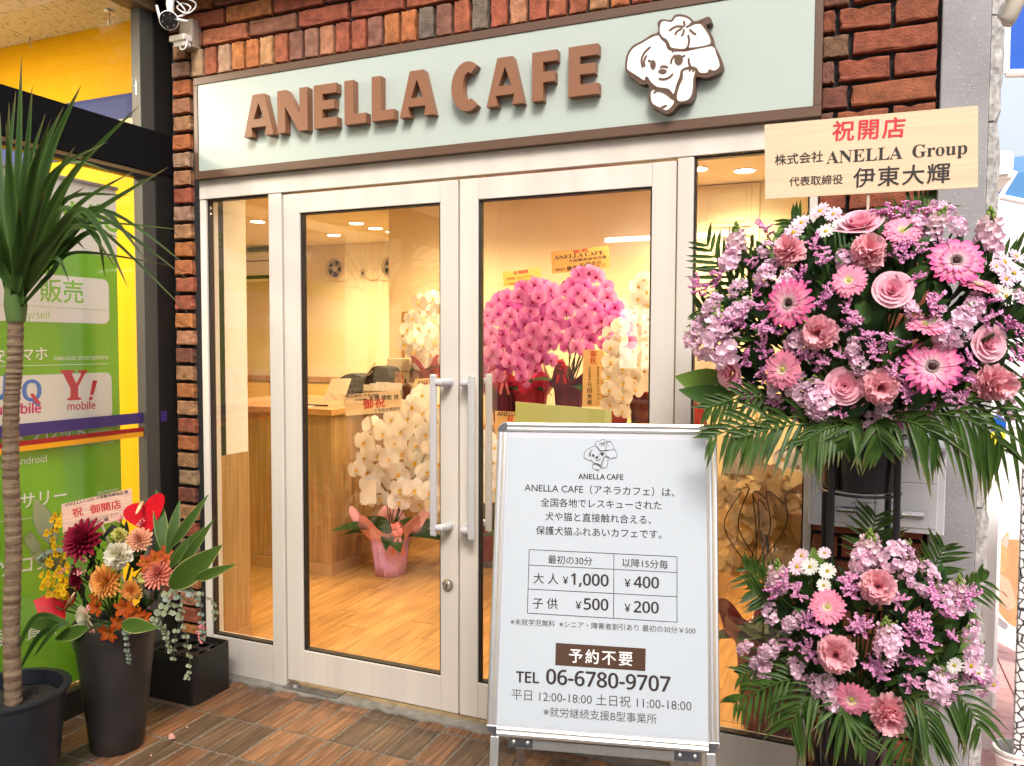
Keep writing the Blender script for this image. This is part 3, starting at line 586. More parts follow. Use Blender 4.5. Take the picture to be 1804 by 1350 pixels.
# bench along the back wall, pattern in the cloth
fab = mat('yellow_star_cloth', (.70, .45, .10), .85); t = fab.node_tree; tc = t.nodes.new('ShaderNodeTexCoord'); mp = t.nodes.new('ShaderNodeMapping'); mp.inputs['Scale'].default_value = (27, 27, 27); mp.inputs['Rotation'].default_value = (0, radians(45), 0)
vo = t.nodes.new('ShaderNodeTexVoronoi'); vo.inputs['Randomness'].default_value = 0; rp = t.nodes.new('ShaderNodeValToRGB'); e = rp.color_ramp.elements; e[0].position = .12; e[0].color = (.42, .19, .03, 1); e[1].position = .34; e[1].color = (.74, .52, .14, 1)
t.links.new(tc.outputs['Object'], mp.inputs[0]); t.links.new(mp.outputs[0], vo.inputs[0]); t.links.new(vo.outputs[0], rp.inputs[0]); t.links.new(rp.outputs[0], t.nodes['Principled BSDF'].inputs['Base Color'])
bn = thing('bench', 'long wall bench with yellow patterned back cushion and oak cap', 'bench', (-3.5, 3.9, 0))
zc1 = at(545, 664, 4.05).z; zc0 = at(545, 673, 4.05).z
MB().box(-5.1, -1.88, 4.02, 4.14, zc0, zc1).build('cap', M['oakv'], bn); 
for i in range(4): MB().box(-5.1+.805*i, -5.1+.805*i+.80, 4.03, 4.135, .52, zc0-.003).build('back_cushion', fab, bn, bevel=.02); MB().box(-5.1+.805*i, -5.1+.805*i+.80, 3.60, 4.025, .40, .515).build('seat_cushion', fab, bn, bevel=.02)
MB().box(-5.1, -1.88, 3.63, 4.135, .0, .398).build('base', M['oakv'], bn)
tb_ = thing('cafe_table', 'small oak cafe table in front of the yellow bench', 'table', (-2.95, 2.85, 0))
q = atz(455, 722, .78); tx, ty = q.x, q.y
MB().box(tx-.1, tx+.75, ty-.05, ty+.5, .74, .78).build('table_top', M['oaktop'], tb_, bevel=.003)
for a, b in ((-.06, 0), (.70, 0), (-.06, .45), (.70, .45)): MB().box(tx+a-.02, tx+a+.02, ty+b-.02, ty+b+.02, 0, .7395).build('leg', M['oakv'], tb_)
ac = thing('air_conditioner', 'white wall air conditioner above the yellow bench', 'air conditioner', at(455, 470, 3.95))
q0, q1 = at(400, 497, 3.93), at(497, 441, 3.93)
MB().box(q0.x, q1.x, 3.92, 4.149, q0.z, q1.z).build('body', M['white'], ac, bevel=.02); MB().box(q0.x+.03, q1.x-.03, 3.914, 3.93, q0.z+.02, q0.z+.055).build('louvre', M['blackpl'], ac); MB().box(q0.x+.02, q1.x-.02, 3.916, 3.93, q0.z+.20, q0.z+.21).build('grille_line', M['blackpl'], ac)
FANW = mat('fan_cream', (.58, .46, .28), .5); FB = mat('fan_blade', (.32, .24, .13), .4)
for i, (px, py) in enumerate(((591, 474), (690, 471))):
    c = at(px, py, 4.13); fn = thing('ventilation_fan', ['round wall fan on the back wall over the counter, fully seen', 'round wall fan half hidden by the wall corner'][i], 'fan', c, group='ventilation fans on the back wall')
    MB().box(c.x-.125, c.x+.125, 4.128, 4.149, c.z-.125, c.z+.125).build('plate', M['cream'], fn, bevel=.004)
    RM = Matrix.Rotation(pi/2, 3, 'X')
    rg = MB().lathe([(.085, .0), (.095, .03), (.105, .03), (.112, .0)], (c.x, 4.128, c.z), 28, RM).build('ring', FANW, fn, smooth=True, angle=.6)
    MB().lathe([(.0855, .001), (0, .001)], (c.x, 4.128, c.z), 24, RM).build('dark_throat', M['blackpl'], rg)
    MB().lathe([(0, .028), (.026, .026), (.03, .005)], (c.x, 4.126, c.z), 16, RM).build('hub', FANW, fn, smooth=True)
    for k in range(5):
        a = k*2*pi/5+.4; bl = MB(); vs = []
        for (rr_, da, yy) in ((.028, -.35, -.006), (.028, .35, -.014), (.082, .42, -.02), (.084, -.12, -.004)): vs.append((c.x+rr_*cos(a+da), 4.126+yy, c.z+rr_*sin(a+da)))
        bl.add(vs, [(0, 1, 2, 3)]).build('blade', FB, fn)
for i, (px, py) in enumerate(((591, 484), (639, 482))):
    c = at(px+(0 if i else 1), py, 4.14); ol = thing('wall_outlet', ['wall outlet right beside the fully seen fan', 'wall outlet with a cord leading to the half hidden fan'][i], 'outlet', c)
    MB().box(c.x-.03, c.x+.03, 4.139, 4.149, c.z-.045, c.z+.045).build('plate', FANW, ol, bevel=.003); MB().box(c.x-.012, c.x+.012, 4.134, 4.1385, c.z-.02, c.z+.02).build('socket', M['blackpl'], ol)
    if i: MB().tube(curve3([(c.x+.01, 4.13, c.z-.02), (c.x+.08, 4.13, c.z-.06), (c.x+.16, 4.13, c.z-.065), (c.x+.22, 4.13, c.z-.02)]), .005, 6).build('cord', FANW, ol)
# panelled door in the right hand wall
dw = thing('interior_door', 'cream panelled interior door seen through the right side window', 'door', (.8, 2.49, 0))
a, b = at(1222, 400, 2.49).x, at(1338, 400, 2.49).x
MB().box(a, b, 2.482, 2.499, .0, at(1300, 324, 2.49).z).build('leaf', M['cream'], dw, bevel=.003)
for (x0, y0, x1, y1) in ((1249, 328, 1323, 398), (1249, 415, 1323, 640)):
    p0, p1 = at(x0, y0, 2.48), at(x1, y1, 2.48); g = MB()
    for ins, yy in ((0, .012), (.03, .007)):
        x0_, x1_, z0_, z1_ = p0.x+ins, p1.x-ins, p1.z+ins, p0.z-ins; w = .012
        g.box(x0_, x1_, 2.482-yy, 2.482, z1_-w, z1_); g.box(x0_, x1_, 2.482-yy, 2.482, z0_, z0_+w); g.box(x0_, x0_+w, 2.482-yy, 2.482, z0_+w, z1_-w); g.box(x1_-w, x1_, 2.482-yy, 2.482, z0_+w, z1_-w)
    g.build('moulding', M['cream'], dw)
pfm = thing('picture_frame', 'tall wooden framed picture behind the white orchid on the counter', 'picture', at(725, 590, 2.46))
a, b = at(708, 640, 2.46), at(790, 548, 2.46)
g = MB(); g.box(a.x, a.x+.02, 2.46, 2.499, a.z, b.z); g.box(b.x-.02, b.x, 2.46, 2.499, a.z, b.z); g.box(a.x+.02, b.x-.02, 2.46, 2.499, b.z-.02, b.z); g.box(a.x+.02, b.x-.02, 2.46, 2.499, a.z, a.z+.02); g.build('frame', M['oakv'], pfm); MB().box(a.x+.021, b.x-.021, 2.47, 2.499, a.z+.021, b.z-.021).build('mount', M['cream'], pfm)
# things on the counter
def slab4(name, m, par, ps, th, n=(0, 1, 0)):
    n = V(n).normalized()*th; ps = [V(p) for p in ps]
    return MB().add(ps+[p+n for p in ps], [(0, 1, 2, 3), (7, 6, 5, 4), (0, 4, 5, 1), (1, 5, 6, 2), (2, 6, 7, 3), (3, 7, 4, 0)]).build(name, m, par, bevel=.002)
tbt = thing('tablet', 'pale tablet computer leaning on a wire stand on the counter', 'tablet', at(600, 705, 1.6))
slab4('tablet_case', mat('rose_case', (.62, .47, .33), .4), tbt, [at(568, 707, 1.55), at(606, 705, 1.58), at(618, 668, 1.70), at(584, 668, 1.68)], .009, (0, 1, .4))
MB().tube([at(582, 692, 1.53), at(590, 704, 1.50), at(597, 703, 1.5)], .003, 6).build('wire_stand', M['steel'], tbt); MB().tube([at(598, 690, 1.53), at(606, 704, 1.5), at(612, 703, 1.5)], .003, 6).build('wire_stand', M['steel'], tbt)
bk = thing('basket', 'black perforated plastic basket on the counter behind the tablet', 'basket', at(650, 690, 1.85))
a, b = at(607, 703, 1.86), at(682, 670, 1.86); mb = MB(); nx, nz = 12, 5; w = (b.x-a.x); hh_ = b.z-ZT
for i in range(nx+1): mb.box(a.x+w*i/nx-.005, a.x+w*i/nx+.005, 1.86, 1.866, ZT, b.z)
for j in range(nz+1): zz = ZT+hh_*j/nz; mb.box(a.x, b.x, 1.858, 1.8675, max(ZT, zz-.006), zz+.006)
mb.box(a.x, b.x, 2.1, 2.108, ZT, b.z); mb.box(a.x-.004, a.x+.004, 1.868, 2.1, ZT, b.z); mb.box(b.x-.004, b.x+.004, 1.868, 2.1, ZT, b.z); mb.box(a.x, b.x, 1.869, 2.099, ZT, ZT+.01)
tag(mb.build('lattice', M['blackpl'], bk), kind='stuff')
bg_ = thing('bag', 'folded black bag lying in the basket on the counter', 'bag', at(650, 660, 1.95))
def blob(pts, name, m, par, y0, y1):
    pl = Plane((0, y1, 0), (1, 0, 0), (0, 0, 1)); pg = smoothpoly([pl.uv(*p, y1-y0) for p in pts], 3)
    o = MB().prism(pl, pg, 0, y1-y0).build(name, m, par, bevel=.02); return o
CLO = mat('black_cloth', (.016, .014, .012), .8, nscale=25, namt=.4, bump=.5)
blob([(597, 668), (606, 661), (618, 658), (630, 661), (640, 664), (648, 654), (660, 645), (672, 646), (683, 650), (685, 672), (640, 676), (610, 674)], 'cloth', CLO, bg_, 1.9, 2.05)
for k, (a, b) in enumerate((((643, 665), (662, 639)), ((648, 662), (668, 643)))): MB().tube([at(*a, 1.88), at(*b, 1.93)], .004, 6).build('zip_pull', M['steel'], bg_)
cx_ = thing('carton', 'tall white cardboard carton at the back of the counter', 'box', at(700, 700, 2.1)); a, b = at(682, 700, 2.12), at(720, 632, 2.12)
MB().box(a.x, b.x, 2.12, 2.36, ZT, b.z).build('body', mat('carton_white', (.72, .62, .48), .7), cx_, bevel=.003); MB().box(a.x+.002, b.x-.002, 2.117, 2.1195, b.z-.09, b.z-.086).build('seam', M['oakv'], cx_)
cd = thing('card_tray', 'grey tray filled with white cards on the counter', 'tray', at(665, 690, 1.7)); a, b = at(642, 700, 1.68), at(694, 689, 1.68)
MB().box(a.x, b.x, 1.66, 1.80, ZT, b.z).build('tray', mat('grey_tray', (.28, .22, .16), .5), cd, bevel=.003)
for k in range(5): p = at(655+8*k, 683-2*(k % 3), 1.72); MB().box(p.x-.05, p.x+.05, 1.70+.02*k, 1.703+.02*k, ZT+.02, p.z+.02).build('card', M['white'], cd)
wd = thing('arched_box', 'small arched dark wooden box at the counter edge', 'box', at(715, 690, 1.8)); pl = Plane((0, 1.80, 0), (1, 0, 0), (0, 0, 1)); a = pl.uv(706, 706); b = pl.uv(727, 676); r = (b[0]-a[0])/2
MB().prism(pl, [(a[0], ZT), (b[0], ZT)]+arc(a[0]+r, b[1]-r, r, r, 0, 180, 10), -.14, 0).build('shell', mat('grey_wood', (.20, .15, .11), .5), wd); MB().prism(pl, [(a[0]+.015, ZT+.01), (b[0]-.015, ZT+.01)]+arc(a[0]+r, b[1]-r, r-.015, r-.015, 0, 180, 10), .001, .008).build('door', mat('mahogany', (.10, .025, .012), .35), wd)
mn = thing('photo_stand', 'small standing food photo display on the counter', 'display', at(695, 670, 1.9)); slab4('photo', mat('food_photo', (.45, .20, .09), .5, nscale=30, col2=(.10, .05, .03)), mn, [at(678, 676, 1.95), at(712, 676, 1.95), at(711, 656, 1.97), at(678, 655, 1.97)], .006)
MB().box(at(680, 690, 1.95).x, at(710, 690, 1.95).x, 1.95, 2.0, ZT, at(690, 676, 1.95).z-.001).build('base', M['cream'], mn)
pp_ = thing('notebook', 'open white notebook with a black pen on the counter', 'notebook', at(560, 712, 1.5)); MB().box(-2.05, -1.80, 1.42, 1.60, ZT, ZT+.008).build('pages', M['white'], pp_, bevel=.002); MB().tube([(-1.88, 1.46, ZT+.014), (-1.72, 1.52, ZT+.008)], .006, 6).build('pen', M['blackpl'], pp_)
# low display shelf for the gift orchids
sh = thing('display_shelf', 'wooden shelf carrying the gift orchids behind the right door', 'shelf', (0, 1.8, 0))
MB().box(-.95, .62, 1.55, 2.25, .955, .99).build('shelf_top', M['oaktop'], sh, bevel=.003)
for a in (-.9, .57): MB().box(a-.03, a+.03, 1.60, 2.2, .0, .954).build('side', M['oakv'], sh)
MB().box(-.87, .54, 2.0, 2.02, .05, .95).build('back', M['oakv'], sh)
# ------------------------------------------------------------------ A-frame price board
AY, AT, AR = .232, .223, .007
_ex = V((cos(AY), sin(AY), 0)); _nn = V((-sin(AY), cos(AY), 0)); _ey = V((0, 0, 1))*cos(AT)+_nn*sin(AT)
AP = Plane(V((.787, -.692, .367)), _ex*cos(AR)+_ey*sin(AR), -_ex*sin(AR)+_ey*cos(AR)); AW, AH = .64, .89
af = thing('price_board', 'aluminium framed A board with the cafe price table standing on the tiles', 'sign board', (.787, -.60, -.03), AY)
MB().pbox(AP, -AW/2+.012, AW/2-.012, .012, AH-.012, -.022, -.006).build('backing', mat('board_back', (.30, .30, .31), .5, .3), af)
MB().pbox(AP, -AW/2+.024, AW/2-.024, .024, AH-.024, -.0055, -.0045).build('poster_edge', mat('cover_grey', (.55, .57, .62), .3), af)
PWM = mat('poster_paper', (.49, .55, .595), .22, spec=.6)
q = [AP.uv(*p) for p in ((893, 771), (1247, 782), (1245, 1314), (876, 1287))]
MB().pbox(AP, -AW/2+.034, AW/2-.030, .034, AH-.046, -.0044, -.0036).build('poster', PWM, af)
def rail(u0, u1, v0, v1, horiz):
    w = (v1-v0) if horiz else (u1-u0); pr = [(0, -.022), (0, -.004), (.1, -.001), (.30, .0), (.42, -.0015), (.50, -.004), (.58, -.002), (.72, .001), (.92, -.001), (1, -.006), (1, -.022)]
    vs = []; n = len(pr); mb = MB()
    for e in (0, 1):
        for t, h in pr: vs.append(AP.P(u0+(u1-u0)*e, v0+w*t, h) if horiz else AP.P(u0+w*t, v0+(v1-v0)*e, h))
    fs = [(i, (i+1) % n, n+(i+1) % n, n+i) for i in range(n)]+[tuple(range(n)), tuple(range(2*n-1, n-1, -1))]
    o = mb.add(vs, fs).build('frame_rail', M['alu'], af); bmx = bmesh.new(); bmx.from_mesh(o.data); bmesh.ops.recalc_face_normals(bmx, faces=bmx.faces[:]); bmx.to_mesh(o.data); bmx.free()
cw = .030
rail(-AW/2+cw, AW/2-cw, 0, cw, True); rail(-AW/2+cw, AW/2-cw, AH-cw, AH, True); rail(-AW/2, -AW/2+cw, cw, AH-cw, False); rail(AW/2-cw, AW/2, cw, AH-cw, False)
for su in (-1, 1):
    for sv in (0, 1):
        cu, cv = su*(AW/2-cw), (cw if sv == 0 else AH-cw); a0 = {(1, 1): 0, (-1, 1): 90, (-1, 0): 180, (1, 0): 270}[(su, sv)]
        MB().prism(AP, [(cu, cv)]+arc(cu, cv, cw+.001, cw+.001, a0, a0+90, 8), -.023, .0005).build('corner_cap', M['chrome'], af, bevel=.003)
gz = (-.03-AP.O.z)/AP.ey.z
for su in (-1, 1):
    a = su*(AW/2-.024); MB().pbox(AP, a-.012, a+.012, gz-.002*0, .0, -.020, -.003).build('front_leg', M['alu'], af, bevel=.002)
# rear leaf, leaning the other way from the same ridge
top = AP.P(0, AH-.02, -.03); bk_ey = (V((0, 0, 1))*cos(.26)-_nn*sin(.26)); RP = Plane(top-bk_ey*((top.z+.03)/bk_ey.z), _ex, bk_ey); RL = (top.z+.03)/bk_ey.z
for su in (-1, 1): a = su*(AW/2-.02); MB().pbox(RP, a-.014, a+.014, 0, RL, -.012, .008).build('rear_leg', M['alu'], af, bevel=.002)
MB().pbox(RP, -AW/2+.034, AW/2-.034, .18, RL-.02, -.006, .0).build('rear_panel', bpy.data.materials['board_back'], af); MB().pbox(RP, -AW/2+.034, AW/2-.034, .14, .179, -.010, .006).build('rear_rail', M['alu'], af, bevel=.002)
MB().pbox(AP, -.24, .25, -.034, -.008, -.045, -.026).build('hinge_bar', M['steel'], af, bevel=.002)
for u in (-.225, .235):
    hb = MB().pbox(AP, u-.035, u+.035, -.03, -.004, -.0255, -.0225).build('hinge_plate', M['chrome'], af)
    for du in (-.02, .02): MB().lathe([(.0055, 0), (.0055, .002), (0, .0035)], AP.P(u+du, -.016, -.0225), 10, AP.n.to_track_quat('Z', 'Y').to_matrix()).build('rivet', M['steel'], hb)
hp = -.0030
INK = mat('brown_black_ink', (.030, .019, .018), .5); INK2 = mat('grey_ink', (.085, .07, .07), .5)
def at_(lines, name, m):
    mb = MB()
    for a in lines: write(mb, AP, a[0], a[1], a[2], hp, *(a[3:] or (.016,)))
    return text_part(mb, name, m, af)
at_([('ANELLA CAFE', (1019, 844), (1098, 845.5), .03), ('ANELLA CAFE（アネラカフェ）は、', (924, 866.5), (1188, 876)), ('全国各地でレスキューされた', (952.7, 892.6), (1165.5, 898.6)), ('犬や猫と直接触れ合える、', (960.5, 917), (1147, 924)), ('保護犬猫ふれあいカフェです。', (944, 942), (1165.5, 949.5)),
     ('最初の30分', (965.5, 993), (1043.3, 996.6)), ('以降15分毎', (1096.4, 999), (1176.7, 1002.9)), ('大 人', (939.8, 1028), (983.4, 1029.7), .015), ('¥', (991.4, 1028.8), (1000.9, 1029.3)), ('1,000', (1005.9, 1030), (1071.5, 1033), .028), ('¥', (1100.2, 1034.3), (1111, 1034.8)), ('400', (1116.9, 1034.8), (1160.5, 1036.8), .028),
     ('子 供', (938.5, 1072.2), (982.2, 1073.4), .015), ('¥', (1013.9, 1073.2), (1024.1, 1073.7)), ('500', (1028.8, 1073.7), (1071.2, 1075.7), .028), ('¥', (1100.2, 1077.9), (1110.6, 1078.4)), ('200', (1116.9, 1078.7), (1160, 1080.7), .028)], 'price_text', INK)
at_([('※未就学児無料  ※シニア・障害者割引あり 最初の30分￥500', (899.4, 1101), (1225.4, 1117.6), .009), ('平日 12:00-18:00 土日祝 11:00-18:00', (901, 1233), (1218.4, 1254), -.001), ('※就労継続支援B型事業所', (957.2, 1262.3), (1156.8, 1276), -.003)], 'small_text', INK2)
at_([('TEL', (909.3, 1202), (949.3, 1203.9), .03), ('06-6780-9707', (962.7, 1204.6), (1180.5, 1219), .03)], 'telephone_text', INK)
mb = MB(); U = lambda x, y: AP.uv(x, y, hp)
c = {k: U(*v) for k, v in dict(tl=(932.3, 968.4), tr=(1192.7, 981), l1=(932, 995.6), r1=(1192.2, 1008.9), l2=(930.5, 1038), r2=(1192.2, 1051.7), bl=(929, 1080.4), br=(1192.7, 1096.4), mt=(1081.5, 975), mb=(1081, 1088.6)).items()}
for a, b in (('tl', 'tr'), ('l1', 'r1'), ('l2', 'r2'), ('bl', 'br'), ('tl', 'bl'), ('tr', 'br'), ('mt', 'mb')): mb.ribbon(AP, [c[a], c[b]], .0036, hp)
text_part(mb, 'table_lines', INK, af)
mb = MB(); mb.flat(AP, [U(*p) for p in ((979.2, 1132.8), (1137.6, 1142.8), (1136.8, 1182.7), (978, 1172.2))], hp-.0002); mb.build('brown_label', mat('label_brown', (.075, .038, .022), .25), af)
mb = MB(); write(mb, AP, '予約不要', (1002.6, 1167.2), (1113.9, 1173.7), hp+.0004, .04, None, 1.25); text_part(mb, 'label_text', M['white'], af)
pl_ = Plane(AP.P(0, 0, hp-.0004), AP.ex, AP.ey)
pupdraw(pl_, lambda q: pl_.uv(840+(754+(q[0]-700)*.445)/4.009, 720+(216+(q[1]-80)*.415)/4.009), None, None, af, .0013, INK, PWM, 0, None)
# ------------------------------------------------------------------ congratulation cards
def card(name, label, corners, pl, m, texts, group=None, stick=None, thick=.004):
    P = [pl.uv(*c) for c in corners]; o = sum(P[i][0] for i in range(4))/4, sum(P[i][1] for i in range(4))/4
    t = thing(name, label, 'card', pl.P(*o), group=group)
    MB().prism(pl, P, -thick, 0).build('board', m, t)
    if stick:
        a = pl.P(*pl.uv(*stick[0], -thick), -thick-.003); MB().tube([a, stick[1]], .004, 6).build('stick', M['cardstick'], t)
    for i, (ink, ls) in enumerate(texts):
        mb = MB()
        for l in ls: write(mb, pl, l[0], l[1], l[2], .0008, *l[3:])
        text_part(mb, 'lettering', ink, t)
    return t
M['cardstick'] = mat('pale_stick', (.62, .52, .40), .6)
K = M['ink']; RD = M['red']
pl = Plane((0, -.30, 0), (1, 0, 0), (0, 0, 1))
card('congratulation_card', 'wide pale wood card with red heading above the pink stand flowers', ((1347, 220), (1723, 186), (1723, 330), (1348, 351)), pl, M['woodcard'],
     [(RD, [('祝開店', (1466, 249), (1593, 242), .045, None, 1.15)]), (K, [('株式会社', (1365, 292), (1450, 285), .03), (serif('ANELLA'), (1455.5, 288.7), (1590, 279.5), 0, 'serif', 1, 1.02), (serif('Group'), (1607, 278), (1704, 271), 0, 'serif', 1, 1.02), ('代表取締役', (1390, 328.8), (1484.5, 324), .03), ('伊東大輝', (1503, 331), (1672.5, 322), .035, None, 1.12)])], stick=((1530, 330), V((1.425, -.26, 1.35))))
pl = facing((-1.02, -.70, .80))
card('congratulation_card', 'pink tinted wood card in the autumn coloured flowers in the charcoal vase', ((108, 889), (231.5, 861), (234.4, 911), (111, 940)), pl, mat('pink_wood_card', (.70, .45, .33), .5, nscale=14, namt=.12, stretch=(1, 1, 9)),
     [(K, [(serif('ANELLA CAFE'), (114, 893), (167, 881), 0, 'serif'), ('大阪鶴見緑地店 様', (169, 880.5), (226, 869), .02), ('J.W.T', (138, 921), (156, 918), .01), ('ジェイ・ウェブ・テック', (158, 917), (208, 906), .02), ('樋加仁瑛', (157, 925), (192, 918), .03)]), (RD, [('祝', (129, 912), (147, 908), .045), ('御開店', (160, 906), (214, 895), .045)])], stick=((172, 905), V((-.99, -.66, .5))))
pl = facing(at(655, 715, 1.25))
card('congratulation_card', 'cream card reading 御祝 in front of the oak counter', ((605.3, 695.4), (705.3, 688.3), (708.3, 724.3), (609, 733.2)), pl, mat('cream_card', (.74, .58, .36), .5),
     [(K, [('株式会社 M-Bridge', (609, 703), (667, 699), .02), ('代表取締役', (625, 707.5), (647, 705.5), .02), ('本橋 建敏 様', (650, 706.5), (703, 703.5), .03), ('三宅綜合事務所', (659, 727), (705, 722.5), .03)]), (RD, [('御祝', (640.5, 721), (678.5, 717.5), .055, None, 1.1)])], stick=((650, 724), at(662, 790, 1.35)))
pl = facing(at(765, 685, 1.75))
card('congratulation_card', 'tan card beside the white orchid on the counter, half hidden by the door', ((731, 668), (815, 663), (815, 714), (728, 706)), pl, M['orangecard'],
     [(K, [('ANELLA CAFE', (735, 678), (800, 676), .02), ('株式会社アドバンス', (731, 694), (800, 693), .02), ('代表取締役', (742, 703), (790, 703), .02)]), (RD, [('祝', (744, 686), (755, 685), .05)])], stick=((765, 705), at(768, 715, 1.8)))
pl = facing(at(1020, 458, 1.72))
card('congratulation_card', 'larger gold card above the big pink orchid group', ((970.8, 445), (1072.4, 432.9), (1074.2, 471.8), (972.7, 482.4)), pl, M['yellowcard'],
     [(RD, [('御 祝', (1010, 446.5), (1036, 443.5), .04, None, 1, .55), ]), (K, [(serif('ANELLA CAFE'), (976.5, 458), (1063.5, 448), 0, 'serif', 1, .75), ('大阪鶴見緑地店様', (1002, 463), (1069, 455.5), .02, None, 1, .75), ('PC鶴見店', (1022, 468.5), (1060, 464), .02, None, 1, .6), ('株式会社', (979, 477.5), (997, 475.5), .02), ('鶴見開発', (999, 477), (1038, 472.5), .04, None, 1, .8), ('アルジ', (1043, 472), (1067, 469), .03, None, 1, .8)])], stick=((1022, 470), at(1012, 600, 1.8)))
pl = facing(at(920, 488, 1.9))
card('congratulation_card', 'smaller gold card above the left pink orchid', ((885.8, 479.5), (951.6, 471.5), (952.2, 497.4), (887, 505.1)), pl, M['yellowcard'],
     [(RD, [('祝 御開業', (905, 484), (931, 480.5), .04)]), (K, [('株式会社 みらいメディカル', (893, 493.5), (941, 487.5), .025), ('代表取締役', (895, 502), (910, 500.5), .02), ('幸田 伊公', (913, 500), (937, 497), .03)])], stick=((918, 495), at(917, 600, 1.95)))
pl = facing(at(1045, 665, 1.45))
t = card('congratulation_card', 'tall upright tan card with vertical brush writing', ((1027.3, 616), (1064, 617), (1064, 716.5), (1026, 716.5)), pl, M['orangecard'], [], stick=((1045, 640), at(1045, 712, 1.5)))
def vert(chars, x, y0, dy, w, ink, b=.03):
    mb = MB()
    for i, ch in enumerate(chars):
        if ch != ' ': write(mb, pl, ch, (x-w/2, y0+dy*(i+1)), (x+w/2, y0+dy*(i+1)), .0008, b)
    text_part(mb, 'lettering', ink, t)
vert('御祝', 1045, 617, 12, 11, RD, .04); vert('株式会社', 1053.5, 645, 5, 4.2, K); vert('メディアライン', 1053.5, 665, 6.7, 5, K); vert('代表取締役', 1038.5, 645, 5, 4, K); vert('元田秀樹', 1038.5, 671, 10.5, 8, K)
pl = facing(at(890, 740, 1.5))
card('congratulation_card', 'tan card at the foot of the plum orchid pot behind the price board', ((872, 724), (925, 727), (925, 775), (872, 775)), pl, M['orangecard'], [(K, [('ANELLA', (876, 733), (912, 733), .03)]), (RD, [('祝', (893, 744), (904, 744), .04)])])
pl = Plane((0, .35, 0), (cos(-.10), sin(-.10), 0), (0, 0, 1))
nb = thing('notice_panel', 'plain yellow green panel standing inside the right door behind the price board', 'panel', (.3, .35, 0)); P = [pl.uv(*c) for c in ((908, 708), (1077, 723), (1077, 900), (908, 900))]
MB().prism(pl, P, -.006, 0).build('sheet', mat('olive_panel', (.52, .47, .13), .6), nb); MB().pbox(pl, P[0][0]+.04, P[1][0]-.04, -.002-pl.O.z, P[2][1], -.03, -.0065).build('stand', M['oakv'], nb)
# ------------------------------------------------------------------ pots on the pavement
ZG = -.0295
cr = thing('plastic_planter', 'black rectangular plastic planter box with round openings in its top', 'planter', (-1.15, -.2, ZG), 0)
c0 = V((-1.066, -.308)); PLN = Plane((c0.x, c0.y, ZG), (-1, .02, 0), (0, 1, 0))
a0, a1, b0, b1, hgt = -1.345, -1.062, -.306, -.092, .205
mb = MB(); mb.box(a0, a1, b0, b0+.006, ZG, ZG+hgt); mb.box(a0, a1, b1-.006, b1, ZG, ZG+hgt); mb.box(a0, a0+.006, b0+.006, b1-.006, ZG, ZG+hgt); mb.box(a1-.006, a1, b0+.006, b1-.006, ZG, ZG+hgt)
mb = MB(); rr_ = .02
def rrect(x0, x1, y0, y1, r): return arc(x1-r, y1-r, r, r, 0, 90, 5)+arc(x0+r, y1-r, r, r, 90, 180, 5)+arc(x0+r, y0+r, r, r, 180, 270, 5)+arc(x1-r, y0+r, r, r, 270, 360, 5)
def ring_shell(mb, outer, inner, z0, z1):
    n = len(outer); vs = [(x, y, z0) for x, y in outer]+[(x, y, z1) for x, y in outer]+[(x, y, z1) for x, y in inner]+[(x, y, z0+.02) for x, y in inner]
    mb.add(vs, [(k*n+i, k*n+(i+1) % n, (k+1)*n+(i+1) % n, (k+1)*n+i) for k in range(3) for i in range(n)])
ring_shell(mb, rrect(a0, a1, b0, b1, .022), rrect(a0+.006, a1-.006, b0+.006, b1-.006, .018), ZG, ZG+hgt); mb.build('box_wall', M['blackpl'], cr)
bmx = bmesh.new(); ex = []
def loop_(pts):
    vv = [bmx.verts.new((x, y, ZG+hgt-.022)) for x, y in pts]
    for i in range(len(vv)): ex.append(bmx.edges.new((vv[i], vv[(i+1) % len(vv)])))
loop_(rrect(a0+.0055, a1-.0055, b0+.0055, b1-.0055, .018))
for i in range(4):
    for j in range(3): loop_([(a0+.045+.064*i+.024*cos(2*pi*k/14), b0+.045+.062*j+.024*sin(2*pi*k/14)) for k in range(14)])
bmesh.ops.triangle_fill(bmx, edges=ex, use_beauty=True, normal=(0, 0, 1)); me = bpy.data.meshes.new('grid_top'); bmx.to_mesh(me); bmx.free(); me.materials.append(M['blackpl'])
inst('grid_top', me, cr, Matrix())
MB().box(a0+.007, a1-.007, b0+.007, b1-.007, ZG+.02, ZG+.022).build('base', M['blackpl'], cr)
VX, VY = -1.085, -.66
def flare(name, m, par, c, rb, rt, h, wall=.006, n=40, lip=.0, z0=ZG):
    pr = [(0, 0), (rb-.004, 0), (rb, .004)]+[(rb+(rt-rb)*t, h*t) for t in (.2, .4, .6, .8, .97)]
    pr += [(rt+lip, h-.008), (rt+lip, h-.001), (rt+lip-.003, h), (rt-wall, h), (rt-wall-.003, h-.05)]
    return MB().lathe(pr, (c[0], c[1], z0), n).build(name, m, par, smooth=True, angle=.7)
va = thing('flower_vase', 'tall charcoal flared vase holding the autumn coloured flowers', 'vase', (VX, VY, ZG))
flare('body', M['darkpot'], va, (VX, VY), .092, .142, .475)
MB().lathe([(0, .44), (.13, .44)], (VX, VY, ZG), 24).build('floral_foam', mat('foam_green', (.03, .06, .02), .9), va)
TX, TY = -1.155, -1.02
dp = thing('plant_pot', 'round navy black plant pot at the lower left corner', 'pot', (TX, TY, ZG))
flare('body', M['navypot'], dp, (TX, TY), .135, .172, .345, .012, 44, .012)
sm = MB(); rgs = [(0, 0)]; n = 26
vs = [(TX, TY, ZG+.300)]; 
for r in (.05, .10, .152): vs += [(TX+r*cos(2*pi*k/n), TY+r*sin(2*pi*k/n), ZG+.296+R.uniform(-.006, .008)) for k in range(n)]
